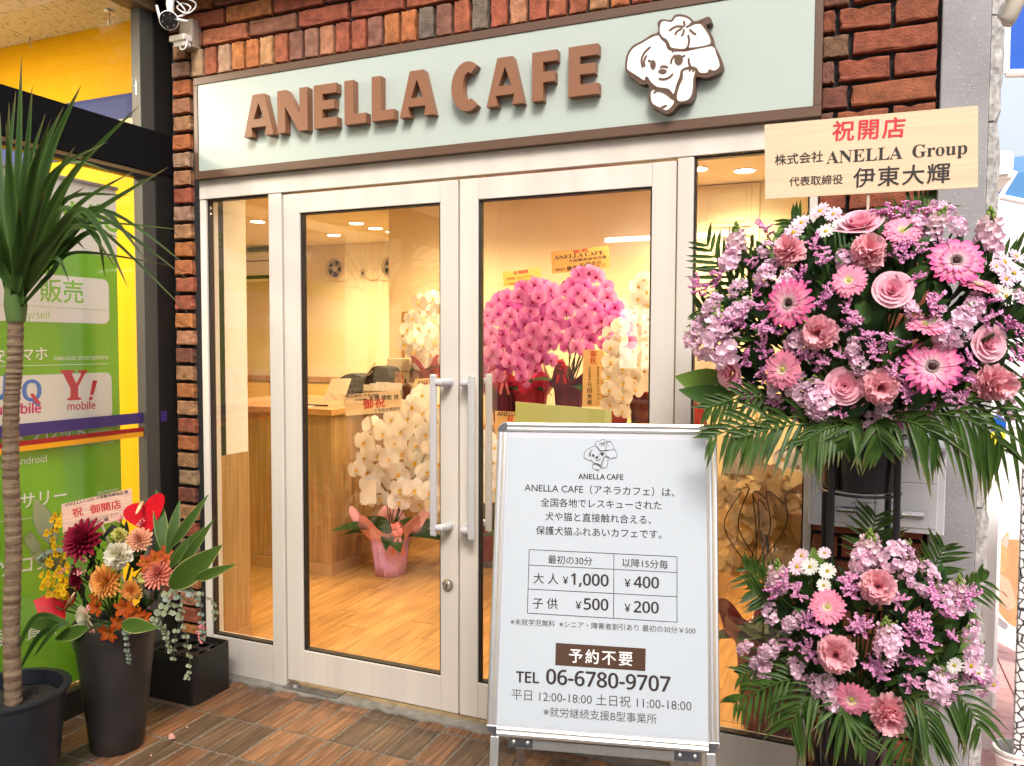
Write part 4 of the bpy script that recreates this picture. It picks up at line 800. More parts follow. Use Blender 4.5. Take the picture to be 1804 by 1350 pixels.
sm.add(vs, [(0, 1+k, 1+(k+1) % n) for k in range(n)]+[(1+q*n+k, 1+(q+1)*n+k, 1+(q+1)*n+(k+1) % n, 1+q*n+(k+1) % n) for q in range(2) for k in range(n)]); sm.build('soil', M['soil'], dp)
# metal flower stand with its two buckets
SX, SY = 1.43, -.27
st = thing('flower_stand', 'black tubular two tier flower stand', 'stand', (SX, SY, ZG))
zr1, zr2 = 1.21, .40
def ringt(r, z): return [(SX+r*cos(2*pi*k/28), SY+r*sin(2*pi*k/28), z) for k in range(29)]
MB().tube(ringt(.116, zr1), .006, 8, False).build('upper_ring', M['blackmetal'], st, smooth=True); MB().tube(ringt(.104, 1.048), .004, 8, False).build('middle_ring', M['blackmetal'], st, smooth=True)
MB().tube(ringt(.112, zr2), .006, 8, False).build('lower_ring', M['blackmetal'], st, smooth=True)
for a in (232, 318, 52, 142):
    c_, s_ = cos(radians(a)), sin(radians(a))
    MB().tube(curve3([(SX+.122*c_, SY+.122*s_, 1.22), (SX+.123*c_, SY+.123*s_, .9), (SX+.124*c_, SY+.124*s_, .45), (SX+.13*c_, SY+.13*s_, .22), (SX+.19*c_, SY+.19*s_, .03), (SX+.215*c_, SY+.215*s_, ZG+.008)], 5), .0095, 10).build('leg', M['blackmetal'], st, smooth=True)
BK_ = mat('black_bucket', (.014, .014, .015), .2, nscale=3, namt=.2)
for nm, z0, h, rt, rb in (('upper tier', 1.055, .20, .113, .100), ('lower tier', .16, .25, .108, .085)):
    b = thing('flower_bucket', 'glossy black bucket on the %s of the flower stand' % nm, 'bucket', (SX, SY, z0))
    flare('body', BK_, b, (SX, SY), rb, rt, h, .004, 40, .003, z0); MB().lathe([(0, h-.03), (rt-.012, h-.03)], (SX, SY, z0), 24).build('floral_foam', bpy.data.materials['foam_green'], b)
MB().box(SX-.1, SX+.1, SY-.006, SY+.006, .152, .1595).build('cross_bar', M['blackmetal'], st); MB().box(SX-.006, SX+.006, SY-.115, SY-.0062, .152, .1595).build('cross_bar', M['blackmetal'], st)
# ------------------------------------------------------------------ sunlit side street on the right and the arcade opposite
tag(MB().box(-30, 40, -40, 40, -.30, -.21).build('ground', mat('street_ground', (.25, .23, .22), .9, nscale=2, namt=.2)), kind='structure')
sp_ = tag(MB().box(1.765, 9, -7.2, 14, -.2, -.045).build('side_street_paving', mat('pink_grout', (.22, .15, .14), .9)), kind='structure')
PT = mat('pink_paver', rough=.75, objcol=True, nscale=14, namt=.12); pv = chamfer_box(.292, .152, .014, .002, .0).mesh('paver', PT)
for i in range(5):
    for j in range(42):
        p = inst('paver', pv, sp_, Matrix.Translation((1.765+.15+.298*i, -1.2+.158*j, -.045))); k = R.uniform(.88, 1.1); p.color = (.60*k, .35*k, .32*k, 1)
tag(MB().box(-30, 40, -9.5, -7.2, -.2, -.05).build('arcade_street', mat('arcade_paving', (.50, .46, .42), .7, nscale=3, namt=.15)), kind='structure')
op = thing('opposite_shops', 'row of pale shops on the far side of the arcade behind the viewer', 'building', (0, -9.6, 0))
MB().box(-14, 12, -10.2, -9.5, -.1, 5.4).build('wall', mat('opposite_wall', (.55, .52, .47), .8, nscale=2, namt=.15), op)
for i in range(7):
    x = -13+3.5*i; MB().box(x, x+2.7, -9.495, -9.44, .1, 2.5).build('shop_window', mat('opposite_window%d' % i, (.05, .05, .055), .3) if False else M['blackmetal'], op); MB().box(x, x+2.7, -9.2, -9.44, 2.6, 2.75).build('awning', M['frame'], op)
    LS_ = M.setdefault('litstrip', mat('streak_glow', (1, 1, .95), .5, emit=(1, .97, .9), estr=6)) if 'litstrip' not in M else M['litstrip']
    MB().box(x+.3, x+.3+(1.9, .8, 1.4)[i % 3], -9.30, -9.24, 2.93+.12*(i % 2), 3.0+.12*(i % 2)).build('added_streak_bar', LS_, op)  # glowing bar added so bright streaks reflect in the door glass
    if 'glowpane' not in M: M['glowpane'] = mat('added_glow_pane', (.8, .78, .7), .5, emit=(1, .95, .85), estr=1.6, nscale=1.5)
    for k in range(3):
        for q in range(2): MB().box(x+.5+.35*k, x+.78+.35*k, -9.438, -9.43, 1.1+.5*q, 1.52+.5*q).build('added_glow_pane', M['glowpane'], op)  # glowing panes added on the wall to reflect as bright squares in the glass
# arcade roof ribs with light strips between them
ar = thing('arcade_roof', 'steel ribbed arcade roof over the street with open light strips', 'roof', (0, -6, 5.5)); RM_ = mat('roof_panel', (.35, .33, .30), .7)
for i in range(9):
    x = -13+3*i; MB().tube([(x, -9.6+7.4*t/10, 5.2+1.3*sin(pi*t/10)) for t in range(11)], .06, 6).build('rib', M['steel'], ar)
for (y0, z0, y1, z1) in ((-9.6, 5.3, -8.6, 5.9), (-6.9, 6.4, -6.1, 6.62)):
    MB().add([(-14, y0, z0), (12, y0, z0), (12, y1, z1), (-14, y1, z1), (-14, y0, z0+.05), (12, y0, z0+.05), (12, y1, z1+.05), (-14, y1, z1+.05)], [(0, 3, 2, 1), (4, 5, 6, 7), (0, 1, 5, 4), (2, 3, 7, 6), (1, 2, 6, 5), (3, 0, 4, 7)]).build('roof_panel', RM_, ar)
# far white building with blue awnings
WB = mat('white_facade', (.82, .82, .82), .7)
fb = thing('white_building', 'bright white building with pale cladding at the end of the side street', 'building', (3.5, 7, 0))
MB().box(1.9, 9, 7.2, 11, -.05, 9).build('wall', WB, fb)
for i in range(8): MB().box(1.9, 9, 7.185, 7.1985, .6+.9*i, .615+.9*i).build('cladding_joint', mat('joint_grey', (.55, .56, .58), .7) if 'jg' not in M else M['jg'], fb); M.setdefault('jg', bpy.data.materials['joint_grey'])
MB().box(2.5, 4.2, 7.15, 7.199, 3.2, 5.0).build('window_frame', M['white'], fb); MB().box(2.58, 4.12, 7.14, 7.149, 3.28, 4.92).build('pane', mat('far_glass', (.35, .42, .48), .2), fb)
MB().box(1.86, 1.9, .6, 7.2, -.05, .9).build('low_wall', WB, fb)
BAW = mat('blue_awning', (.002, .11, .58), .5, trans=.25); BAW2 = mat('pale_blue_awning', (.08, .26, .55), .5, trans=.2)
def awn(name, label, m, q, Y0, Y1, dz):
    P = [at(x, y, Y0) for x, y in q]; B = [p+V((0, Y1-Y0, dz)) for p in P]; t = thing(name, label, 'awning', P[0])
    MB().add(P+B, [(0, 1, 2, 3), (7, 6, 5, 4), (0, 4, 5, 1), (1, 5, 6, 2), (2, 6, 7, 3), (3, 7, 4, 0)]).build('cloth', m, t, bevel=.01)
    MB().tube([P[3], P[2]], .018, 8).build('front_bar', M['white'], t); MB().tube([P[0], P[3]], .014, 8).build('side_bar', M['white'], t)
awn('awning', 'deep blue cloth awning at the upper right edge', BAW, ((1776, -20), (1860, -30), (1860, 128), (1772, 130)), 1.2, 1.9, .25)
awn('awning', 'pale blue sloping awning at the right edge below the deep blue one', BAW2, ((1790, 302), (1870, 290), (1870, 370), (1762, 347)), 3.0, 3.6, .2)
hs = thing('air_hose', 'beige corrugated air conditioner hose at the top right', 'hose', at(1778, 10, .25)); mb = MB(); P = curve3([at(x, y, .25) for x, y in ((1800, -60), (1790, -5), (1778, 25), (1768, 40))], 14)
mb.tube(P, [.026+(.003 if i % 2 else 0) for i in range(len(P))], 14).build('corrugated_tube', mat('hose_beige', (.52, .47, .38), .6), hs, smooth=True)
bxw = thing('outdoor_unit', 'white rounded wall box beyond the grey pillar', 'box', at(1770, 280, .9)); a, b = at(1748, 318, .95), at(1788, 262, .95); MB().box(a.x, b.x, .95, 1.3, a.z, b.z).build('casing', M['white'], bxw, bevel=.02); MB().box(a.x+.02, b.x-.02, .944, .9495, a.z+.02, a.z+.03).build('slot', M['jg'], bxw)
# kitten poster on a banner stand
kb = thing('kitten_banner', 'tall white banner printed with a sleeping ginger kitten', 'banner', at(1770, 1120, 1.55)); KY = 1.55; kp = Plane((0, KY, 0), (1, 0, 0), (0, 0, 1))
g = [kp.uv(x, y) for x, y in ((1728, 1115), (1850, 1180), (1850, 760), (1757, 760))]
MB().prism(kp, g, -.006, 0).build('sheet', mat('banner_white', (.80, .79, .77), .5), kb)
def kpoly(pts, c, h, nm): MB().flat(kp, smoothpoly([kp.uv(*p) for p in pts], 4), h).build(nm, mat(nm+'_tone', c, .6, nscale=18, namt=.12), kb)
kpoly([(1733, 1005), (1740, 975), (1752, 955), (1775, 950), (1830, 965), (1850, 1060), (1845, 1110), (1790, 1105), (1765, 1085), (1742, 1050), (1735, 1030)], (.60, .30, .14), .001, 'kitten_body'); kpoly([(1735, 990), (1742, 965), (1755, 958), (1766, 948), (1776, 938), (1778, 962), (1782, 985), (1770, 1005), (1750, 1010), (1738, 1005)], (.62, .33, .15), .002, 'kitten_head'); kpoly([(1736, 1000), (1748, 994), (1756, 1003), (1748, 1014), (1738, 1012)], (.80, .66, .58), .003, 'kitten_muzzle')
kpoly([(1764, 956), (1775, 942), (1775, 965)], (.75, .42, .34), .003, 'kitten_ear'); kpoly([(1731, 1050), (1742, 1052), (1758, 1085), (1775, 1100), (1768, 1108), (1738, 1078)], (.30, .29, .32), .002, 'shadow_cloth'); kpoly([(1748, 1010), (1775, 1020), (1790, 1060), (1775, 1075), (1755, 1050)], (.64, .40, .28), .003, 'kitten_paw')
ln = MB()
for pts in ([(1745, 985), (1750, 989), (1757, 987)], [(1752, 1003), (1754, 1012), (1762, 1015)], [(1764, 1040), (1775, 1052)], [(1740, 1003), (1744, 1005)]): ln.ribbon(kp, smoothpoly([kp.uv(*p) for p in pts], 3, False), .006, .004)
tag(ln.build('face_lines', mat('kitten_line', (.28, .13, .08), .6), kb), kind='stuff')
MB().tube([kp.P(g[0][0]+.02, g[0][1]-.12, -.02), kp.P(g[3][0]+.02, g[3][1]+.6, -.02)], .012, 8).build('pole', M['steel'], kb)
yb = thing('yellow_box', 'yellow box with a blue top edge behind the grey pillar', 'box', at(1750, 782, 1.0)); a, b = at(1738, 803, 1.0), at(1772, 760, 1.0); MB().box(a.x, b.x, 1.0, 1.2, a.z, b.z).build('body', mat('yellow_paint', (.80, .62, .01), .4), yb, bevel=.01); MB().box(a.x, b.x, .998, 1.2, b.z, b.z+.05).build('blue_edge', BAW, yb); MB().box(a.x+.004, b.x-.004, 1.0, 1.19, -.04, a.z-.001).build('post', M['white'], yb)
ck = mat('crackle_print', (.8, .8, .79), .5); t = ck.node_tree; vo = t.nodes.new('ShaderNodeTexVoronoi'); vo.feature = 'DISTANCE_TO_EDGE'; vo.inputs['Scale'].default_value = 34; tc = t.nodes.new('ShaderNodeTexCoord'); rp = t.nodes.new('ShaderNodeValToRGB'); e = rp.color_ramp.elements; e[0].position = .05; e[0].color = (.03, .03, .035, 1); e[1].position = .10; e[1].color = (.8, .8, .79, 1); t.links.new(tc.outputs['Object'], vo.inputs[0]); t.links.new(vo.outputs[0], rp.inputs[0]); t.links.new(rp.outputs[0], t.nodes['Principled BSDF'].inputs['Base Color'])
sc2 = thing('crackle_screen', 'white upright screen with black crackle pattern at the far right edge', 'screen', at(1800, 1080, .3)); a = at(1794, 1080, .35); MB().box(a.x, a.x+.5, .35, .38, -.04, at(1800, 824, .35).z).build('panel', ck, sc2, bevel=.003); MB().box(a.x+.02, a.x+.48, .30, .345, -.044, -.015).build('foot', M['white'], sc2)
wb = thing('white_bucket', 'small white bucket on the pink paving at the lower right edge', 'bucket', atz(1785, 1375, -.03)); p = atz(1787, 1372, -.031); flare('body', M['white'], wb, (p.x, p.y), .05, .065, .11, .004, 28, .004, -.031)
MB().tube([(p.x+.066*cos(a*pi/10), p.y-.01*0+.066*sin(a*pi/10), .055) for a in range(21)], .003, 6, False).build('rim_band', M['white'], wb)
# ------------------------------------------------------------------ flowers
RF = random.Random(21)
def lerp(a, b, t): return tuple(a[i]+(b[i]-a[i])*t for i in range(3))
def jit(c, k=.1): f = 1+RF.uniform(-k, k); return tuple(x*f for x in c)
def petal(mb, Mx, L, Wd, c0, c1, cup=0, curl=0, nv=4, tip=.5, ruf=0, base=.25, nu=2, cp=1):
    vs = []; cs = []
    for j in range(nv+1):
        v = j/nv; w = Wd*(base+(1-base)*sin(min(1, v/.62)*pi/2))
        if v > .62: w *= sqrt(max(.0, 1-tip*((v-.62)/.38)**2))
        for i in range(nu+1):
            u = -1+2*i/nu; z = cup*w*u*u+curl*L*v*v+(RF.uniform(-ruf, ruf)*v if ruf else 0)
            yy = v*L+(RF.uniform(-ruf, ruf)*.8 if ruf and j == nv else 0)-.06*L*abs(u)*v
            vs.append(Mx @ V((u*w, yy, z))); cs.append(lerp(c0, c1, v**cp))
    k = nu+1; mb.add(vs, [(j*k+i, j*k+i+1, (j+1)*k+i+1, (j+1)*k+i) for j in range(nv) for i in range(nu)], cs)
def pm(a, tilt, r=0, z=0, roll=0): return Matrix.Rotation(a, 4, 'Z') @ Matrix.Translation((0, r, z)) @ Matrix.Rotation(tilt, 4, 'X') @ Matrix.Rotation(roll, 4, 'Y')
def dome(mb, r, h, z, c, n=12):
    b = mb.col; mb.col = c; mb.lathe([(r, z), (r*.85, z+h*.6), (r*.45, z+h*.95), (0, z+h)], (0, 0, 0), n); mb.col = b
def gerbera(c0, c1, cc, dark=None, N=24):
    mb = MB()
    for n, L, t, w in ((N, .96, .02, .135), (N-3, .84, .14, .125), (N-6, .55, .34, .09)):
        for i in range(n): petal(mb, pm(2*pi*i/n+RF.uniform(-.06, .06), t+RF.uniform(-.09, .09), .06, RF.uniform(0, .03)), L*RF.uniform(.92, 1.03), w, jit(c0, .06), jit(c1, .09), .25, -.07, 5, .75, cp=1.4 if dark else 1)
    if dark:
        for i in range(30): petal(mb, pm(2*pi*i/30, .75, .08), .2, .03, dark, lerp(dark, c0, .5), 0, 0, 2)
        dome(mb, .15, .09, .03, dark)
    else:
        for i in range(30): petal(mb, pm(2*pi*i/30, .7, .1), .2, .03, cc, lerp(cc, (1, 1, .8), .5), 0, 0, 2)
        dome(mb, .14, .07, .03, lerp(cc, (.3, .4, .05), .4))
    return mb.mesh('gerbera', M['petal'], True)
def carnation(c0, c1, N=52):
    mb = MB()
    for i in range(N):
        t = i/N; a = i*2.39996
        petal(mb, pm(a, 0.05+1.35*(1-t)**.9 if t < .95 else .0, .05*(1-t), .45*(1-t)), (.98-.22*t)*RF.uniform(.9, 1.05), .25, jit(c0, .1), jit(c1, .1), .25, -.15, 4, .15, .10, .2, 5, )
    return mb.mesh('carnation', M['petal'], True)
def rose(c0, c1):
    mb = MB()
    for k, (r, h, sp, lean) in enumerate(((.10, .78, 1.5, .02), (.20, .80, 1.3, .04), (.30, .78, 1.15, .07), (.42, .74, 1.0, .12), (.55, .66, .95, .20), (.68, .55, .9, .30), (.80, .42, .85, .40))):
        for i in range(3 if k < 5 else 4):
            a0 = i*2*pi/(3 if k < 5 else 4)+k*1.05; vs = []; cs = []; nu, nv = 6, 5
            for j in range(nv+1):
                v = j/nv
                for q in range(nu+1):
                    u = -1+2*q/nu; wv = sp*(.55+.45*sin(v*pi*.6)); a = a0+u*wv*.95
                    rad = r*(.35+.65*sin(min(1, v*1.15)*pi/2))+lean*v**2.2+(.05+lean*.22)*max(0, v-.7)/.3
                    z = .05+h*(v-.16*v*v*abs(u)**2.2)-(.12*lean*max(0, v-.75)/.25)-.10*abs(u)**3*v
                    vs.append(V((rad*cos(a), rad*sin(a), z-.35))); cs.append(lerp(c0, c1, min(1, v*.75+k*.045)))
            mb.add(vs, [(j*(nu+1)+q, j*(nu+1)+q+1, (j+1)*(nu+1)+q+1, (j+1)*(nu+1)+q) for j in range(nv) for q in range(nu)], cs)
    return mb.mesh('rose', M['petal'], True)
def mum(c0, c1, N=95, W_=.10, tip=.85, open_=1.0):
    mb = MB()
    for i in range(N):
        t = i/N; petal(mb, pm(i*2.39996, -.12+1.45*t**1.15, .05, .12*t), (1.0-.55*t)*RF.uniform(.9, 1.06), W_*(1.25-.5*t), jit(lerp(c0, c1, .3*t), .1), jit(c1, .1), .5, .10*open_, 4, tip)
    return mb.mesh('chrysanthemum', M['petal'], True)
def daisy(c0, c1, cc):
    mb = MB()
    for n, t in ((15, .08), (11, .3)):
        for i in range(n): petal(mb, pm(2*pi*i/n+RF.uniform(-.08, .08), t+RF.uniform(-.1, .1), .12), .86, .14, c0, c1, .2, -.05, 3, .6)
    dome(mb, .23, .16, .02, cc); return mb.mesh('daisy', M['petal'], True)
def blossom(mb, Mx, c, n=7, s=1.0, c2=None):
    for i in range(n): petal(mb, Mx @ pm(i*2.4, .15+1.0*(i/n), .02, .1*(i/n)), s*RF.uniform(.8, 1.05), s*.45, jit(c2 or lerp(c, (.8, .75, .6), .2), .08), jit(c, .12), .15, -.1, 3, .3, .07*s, .3, 3)
def stock(c, nb=26, buds=10, rad=.42):        # flower spike along +Z, length ~2
    mb = MB(); g = (.22, .33, .06)
    mb.col = (.07, .14, .03); mb.tube([(0, 0, -.6), (0, 0, 1.5)], .045, 5); mb.col = (1, 1, 1)
    for i in range(nb):
        t = i/nb; a = i*2.39996; z = -.3+1.5*t; r = rad*(1-.45*t)
        p = V((r*cos(a), r*sin(a), z)); q = (V((cos(a), sin(a), .25))).to_track_quat('Z', 'Y').to_matrix().to_4x4()
        blossom(mb, Matrix.Translation(p) @ q, lerp(lerp(c, (.9, .72, .82), RF.uniform(0, .5)), (.80, .74, .56), .4*t), 6, RF.uniform(.27, .38)*(1-.3*t))
    for i in range(buds):
        a = i*2.4; t = i/buds; p = V((.2*(1-t)*cos(a), .2*(1-t)*sin(a), 1.15+.55*t)); s = .12*(1-.4*t)
        mb.col = jit(g, .2); mb.lathe([(0, -s*1.3), (s, -s*.3), (s*.8, s*.7), (0, s*1.3)], p, 6); mb.col = (1, 1, 1)
    return mb.mesh('stock_flower', M['petal'], True)
def cluster(c, nb=26):                        # rounded head of the same blossoms
    mb = MB()
    for i in range(nb):
        if RF.random() < .12: continue
        z = 1-1.3*i/nb; r = sqrt(max(0, 1-z*z)); a = i*2.39996; n = V((r*cos(a)*.72, r*sin(a)*1.35, z*.8))
        blossom(mb, Matrix.Translation(n*RF.uniform(.5, .85)) @ (n+V((RF.uniform(-.5, .5), RF.uniform(-.5, .5), .2))).to_track_quat('Z', 'Y').to_matrix().to_4x4(), lerp(c, (.92, .78, .86), RF.uniform(0, .7)), 7, RF.uniform(.26, .42))
    for i in range(6):
        mb.col = jit((.24, .34, .07), .25); mb.lathe([(0, -.09), (.08, -.02), (.06, .06), (0, .10)], V((RF.uniform(-.25, .25), .95+.14*i*.6, RF.uniform(.1, .5))), 6)
    mb.col = (1, 1, 1)
    return mb.mesh('stock_flower', M['petal'], True)
def statice(c, n=90):
    mb = MB()
    mb.col = (.06, .12, .03); mb.tube([(0, 0, -1.2), (0, 0, .3)], .03, 4); mb.col = (1, 1, 1)
    for k in range(7):
        a = k*.9+RF.uniform(-.2, .2); d = V((cos(a)*.75, sin(a)*.75, RF.uniform(-.3, .85))); o = V((0, 0, RF.uniform(-.5, .5)))
        for i in range(n//7):
            p = o+d*(.15+.85*(i//2)/(n//14))+V((RF.uniform(-.06, .06),)*3)+V((.07*(-1)**i, .05*(-1)**i, .06)); q = Matrix.Rotation(RF.uniform(-.7, .7), 3, 'X') @ Matrix.Rotation(RF.uniform(-.7, .7), 3, 'Y'); s = RF.uniform(.075, .115); cc = jit(c, .22)
            vs = [p+q @ V((s*cos(w*1.2566), s*sin(w*1.2566), s*.9)) for w in range(5)]+[p+q @ V((0, 0, -s)), p+q @ V((0, 0, s*.5))]
            mb.add(vs, [(w, (w+1) % 5, 5) for w in range(5)]+[((w+1) % 5, w, 6) for w in range(5)], [cc]*5+[lerp(cc, (.1, .05, .1), .5), (.8, .68, .75)])
    return mb.mesh('statice_sprig', M['petal'], False)
def phal(c0, c1, lip, cen):                   # moth orchid seen from the front
    mb = MB()
    for a, L, w in ((0, .92, .40), (2.35, .88, .36), (-2.35, .88, .36)): petal(mb, pm(a, -.05, .02, -.03), L, w, c0, c1, .06, -.10, 4, .75)
    for a in (1.45, -1.45): petal(mb, pm(a, .10, .02, .02), .98, .66, c0, c1, .05, -.12, 5, .9, .012, .22, 4)
    petal(mb, pm(pi, .55, .0, .06), .34, .16, lip, lip, .4, .25, 3, .6); petal(mb, pm(pi-.9, .9, .02, .06), .24, .12, lip, cen, .4, .2, 2); petal(mb, pm(pi+.9, .9, .02, .06), .24, .12, lip, cen, .4, .2, 2)
    dome(mb, .07, .14, .05, cen, 7); return mb.mesh('orchid_blossom', M['petal'], True)
def alstro(c0, c1):
    mb = MB()
    for i in range(6): petal(mb, pm(i*pi/3, .55+.2*(i % 2), .04), .95, .28, c0, c1, .35, -.35, 4, .8)
    for i in range(5): petal(mb, pm(i*1.25, 1.2, .02), .5, .02, c1, (.08, .05, .02), 0, 0, 2)
    return mb.mesh('alstroemeria', M['petal'], True)
def leafmesh(c0, c1, wr=.22, curl=-.2, edge=None, tip=1.0, fold=.25):
    mb = MB(); vs = []; cs = []; nv = 9; us = (-1, -.86, 0, .86, 1)
    for j in range(nv+1):
        v = j/nv; w = wr*max(.04, sin(pi*min(1, (v*.93+.05))**.85))
        for u in us: vs.append(V((u*w, v, fold*abs(u)*w+curl*v*v))); cs.append(edge if edge and abs(u) > .9 else lerp(c0, c1, v*.6+.25*abs(u)))
    k = 5; mb.add(vs, [(j*k+i, j*k+i+1, (j+1)*k+i+1, (j+1)*k+i) for j in range(nv) for i in range(k-1)], cs); return mb.mesh('leaf', M['leaf'], True)
def put(name, me, par, p, d, size, roll=None, up='Y'):
    return inst(name, me, par, Matrix.Translation(V(p)) @ V(d).to_track_quat('Z', up).to_matrix().to_4x4() @ Matrix.Rotation(RF.uniform(0, 6.28) if roll is None else roll, 4, 'Z') @ Matrix.Scale(size, 4))
def put_leaf(me, par, p, tip, width=1.0, face=None, name='leaf'):
    y = V(tip)-V(p); L = y.length; y.normalize(); f = V(face) if face is not None else (CP-V(p)); z = (f-y*f.dot(y)).normalized(); x = y.cross(z)
    Mx = Matrix(((x.x*width, y.x, z.x, p[0]), (x.y*width, y.y, z.y, p[1]), (x.z*width, y.z, z.z, p[2]), (0, 0, 0, 1)))
    return inst(name, me, par, Mx @ Matrix.Scale(L, 4))
PK, HP, LIL, MAG = (.74, .27, .40), (.80, .08, .34), (.88, .54, .73), (.82, .27, .60)
GB = [gerbera((.84, .68, .66), HP, None, (.045, .012, .016), 22) for _ in range(2)]
GS = [gerbera((.86, .55, .60), (.86, .26, .42), (.62, .55, .12)) for _ in range(2)]
CA = [carnation((.93, .38, .45), (.95, .55, .60), 60) for _ in range(3)]
RO = [rose((.86, .28, .42), (.92, .54, .62)), rose((.86, .32, .46), (.92, .58, .66))]
ST = [stock(LIL), stock((.84, .46, .68), 22, 12, .36)]; CLU = [cluster(LIL), cluster(LIL, 20), cluster((.88, .60, .76), 22), cluster((.87, .55, .72))]; SG = [statice(MAG, 130), statice((.84, .34, .62), 130)]
DA = [daisy((.84, .56, .68), (.88, .72, .78), (.55, .42, .04)), daisy((.82, .80, .74), (.82, .80, .76), (.50, .40, .05))]
DG, MG, LG = (.018, .048, .014), (.04, .10, .02), (.13, .22, .035)
LFd = [leafmesh(DG, MG, .2, -.15), leafmesh(DG, (.03, .08, .02), .28, -.25), leafmesh(MG, (.06, .13, .03), .16, -.3)]; LFl = [leafmesh((.09, .17, .025), LG, .26, -.2), leafmesh(LG, (.20, .28, .05), .22, -.1)]
FRM = mat('palm_fronds', attr='Col', rough=.4, spec=.3, trans=.12)
def frond(par, pts, n=20, ll=.14, w=.008, c=((.018, .05, .008), (.062, .125, .020)), spread=.95, droop=.25):
    P = curve3(pts, 7); mb = MB(); mb.col = c[1]; mb.tube(P, [.0035*(1-.7*i/len(P)) for i in range(len(P))], 5); m = len(P)
    for k in range(n):
        t = .12+.86*k/n; i = min(m-2, int(t*(m-1))); o = P[i].lerp(P[i+1], t*(m-1)-i); fw = (P[i+1]-P[i]).normalized(); sd = fw.cross((CP-o).normalized()).normalized()
        for s in (-1, 1):
            if RF.random() < .10: continue
            L = ll*(sin(pi*(.18+.78*t))**.6)*RF.uniform(.65, 1.15); d = (sd*s*spread+V((0, 0, RF.uniform(-.25, .12)))+fw*(.55+.5*t)+V((0, RF.uniform(-.3, .1), RF.uniform(-.1, .15)))).normalized(); nn = d.cross(fw).normalized(); vs = []; cs = []
            bw = (d.cross((CP-o).normalized())).normalized()
            for j in range(5):
                v = j/4; q = o+d*L*v+V((0, 0, -droop*L*v*v)); ww = w*(sin(pi*(.12+.88*v)) if v < 1 else .03)
                vs += [q-bw*ww, q+(CP-o).normalized()*ww*-.5, q+bw*ww]; cs += [lerp(lerp(c[0], c[1], RF.uniform(.1, 1)), (.20, .15, .05), .7 if v == 1 else 0)]*3
            mb.add(vs, [(3*j+a, 3*j+a+1, 3*j+a+4, 3*j+a+3) for j in range(4) for a in (0, 1)], cs)
    return mb.build('palm_frond', FRM, par, smooth=True)
def bouquet(root, base, dome_f, items, k2=1.0):
    sb = MB(); sb.col = (.05, .11, .025)
    for kind, px, py, dia, *opt in items:
        o = opt[0] if opt else {}; p, n = dome_f(px, py); p = p+n*o.get('push', 0)
        if 'd' in o: n = V(o['d']).normalized()
        n = (n+V((RF.uniform(-.14, .14), RF.uniform(-.1, .1), RF.uniform(-.14, .14)))).normalized(); s = dia/2*depth(p)/FPX*k2
        if kind == 'gb': put('gerbera', RF.choice(GB), root, p, n, s)
        elif kind == 'gs': put('gerbera', RF.choice(GS), root, p, n, s)
        elif kind == 'ca': put('carnation', RF.choice(CA), root, p-n*s*.3, n, s*1.08)
        elif kind == 'ro': put('rose', RF.choice(RO), root, p, n, s*.74)
        elif kind == 'st': put('stock_flower', ST[o.get('v', 0)], root, p+V((0, 0, -s*.5)), V(o.get('ax', (0, -.25, 1))), s*.95)
        elif kind == 'cl': put('stock_flower', RF.choice(CLU), root, p, n, s*.95, RF.uniform(-.8, .8))
        elif kind == 'sg': put('statice_sprig', RF.choice(SG), root, p, (n+V((0, 0, .8))).normalized(), s*1.05)
        elif kind == 'da': put('daisy', DA[o.get('v', 0)], root, p, n, s)
        mid = V(base).lerp(p, .55)+V((0, 0, .05)); sb.tube(curve3([base+V((RF.uniform(-.04, .04), RF.uniform(-.03, .03), 0)), mid, p-n*s*.2], 4), .0028, 5, False)
    tag(sb.build('stems', M['leaf'], root, smooth=True), kind='stuff')
def filler(root, base, dome_f, cx, cy, rx, ry, N, size, lo=.1, hi=.97, depth_=.06, cols=None):
    mb = MB(); T = [(DG, MG), ((.012, .035, .014), (.025, .06, .02)), (MG, (.07, .14, .03))]
    for i in range(N):
        a = RF.uniform(0, 2*pi); r = sqrt(RF.uniform(lo, hi)); p, n = dome_f(cx+rx*r*cos(a), cy+ry*r*sin(a)); p = p-n*RF.uniform(.015, depth_); L = size*RF.uniform(.6, 1.4)
        c0, c1 = (cols or T)[RF.randrange(3)]; y = ((p-V(base)).normalized()+V((RF.uniform(-.7, .7), RF.uniform(-.6, .3), RF.uniform(-.6, .7)))).normalized(); z = (n+V((RF.uniform(-.6, .6),)*3)); z = (z-y*z.dot(y)).normalized(); x = y.cross(z)
        Mx = Matrix(((x.x, y.x, z.x, p.x), (x.y, y.y, z.y, p.y), (x.z, y.z, z.z, p.z), (0, 0, 0, 1))); petal(mb, Mx @ Matrix.Translation((0, -L*.4, 0)), L, L*RF.uniform(.10, .26), c0, c1, .3, -.15, 4, .95)
    tag(mb.build('small_leaves', M['leaf'], root, smooth=True), kind='stuff')
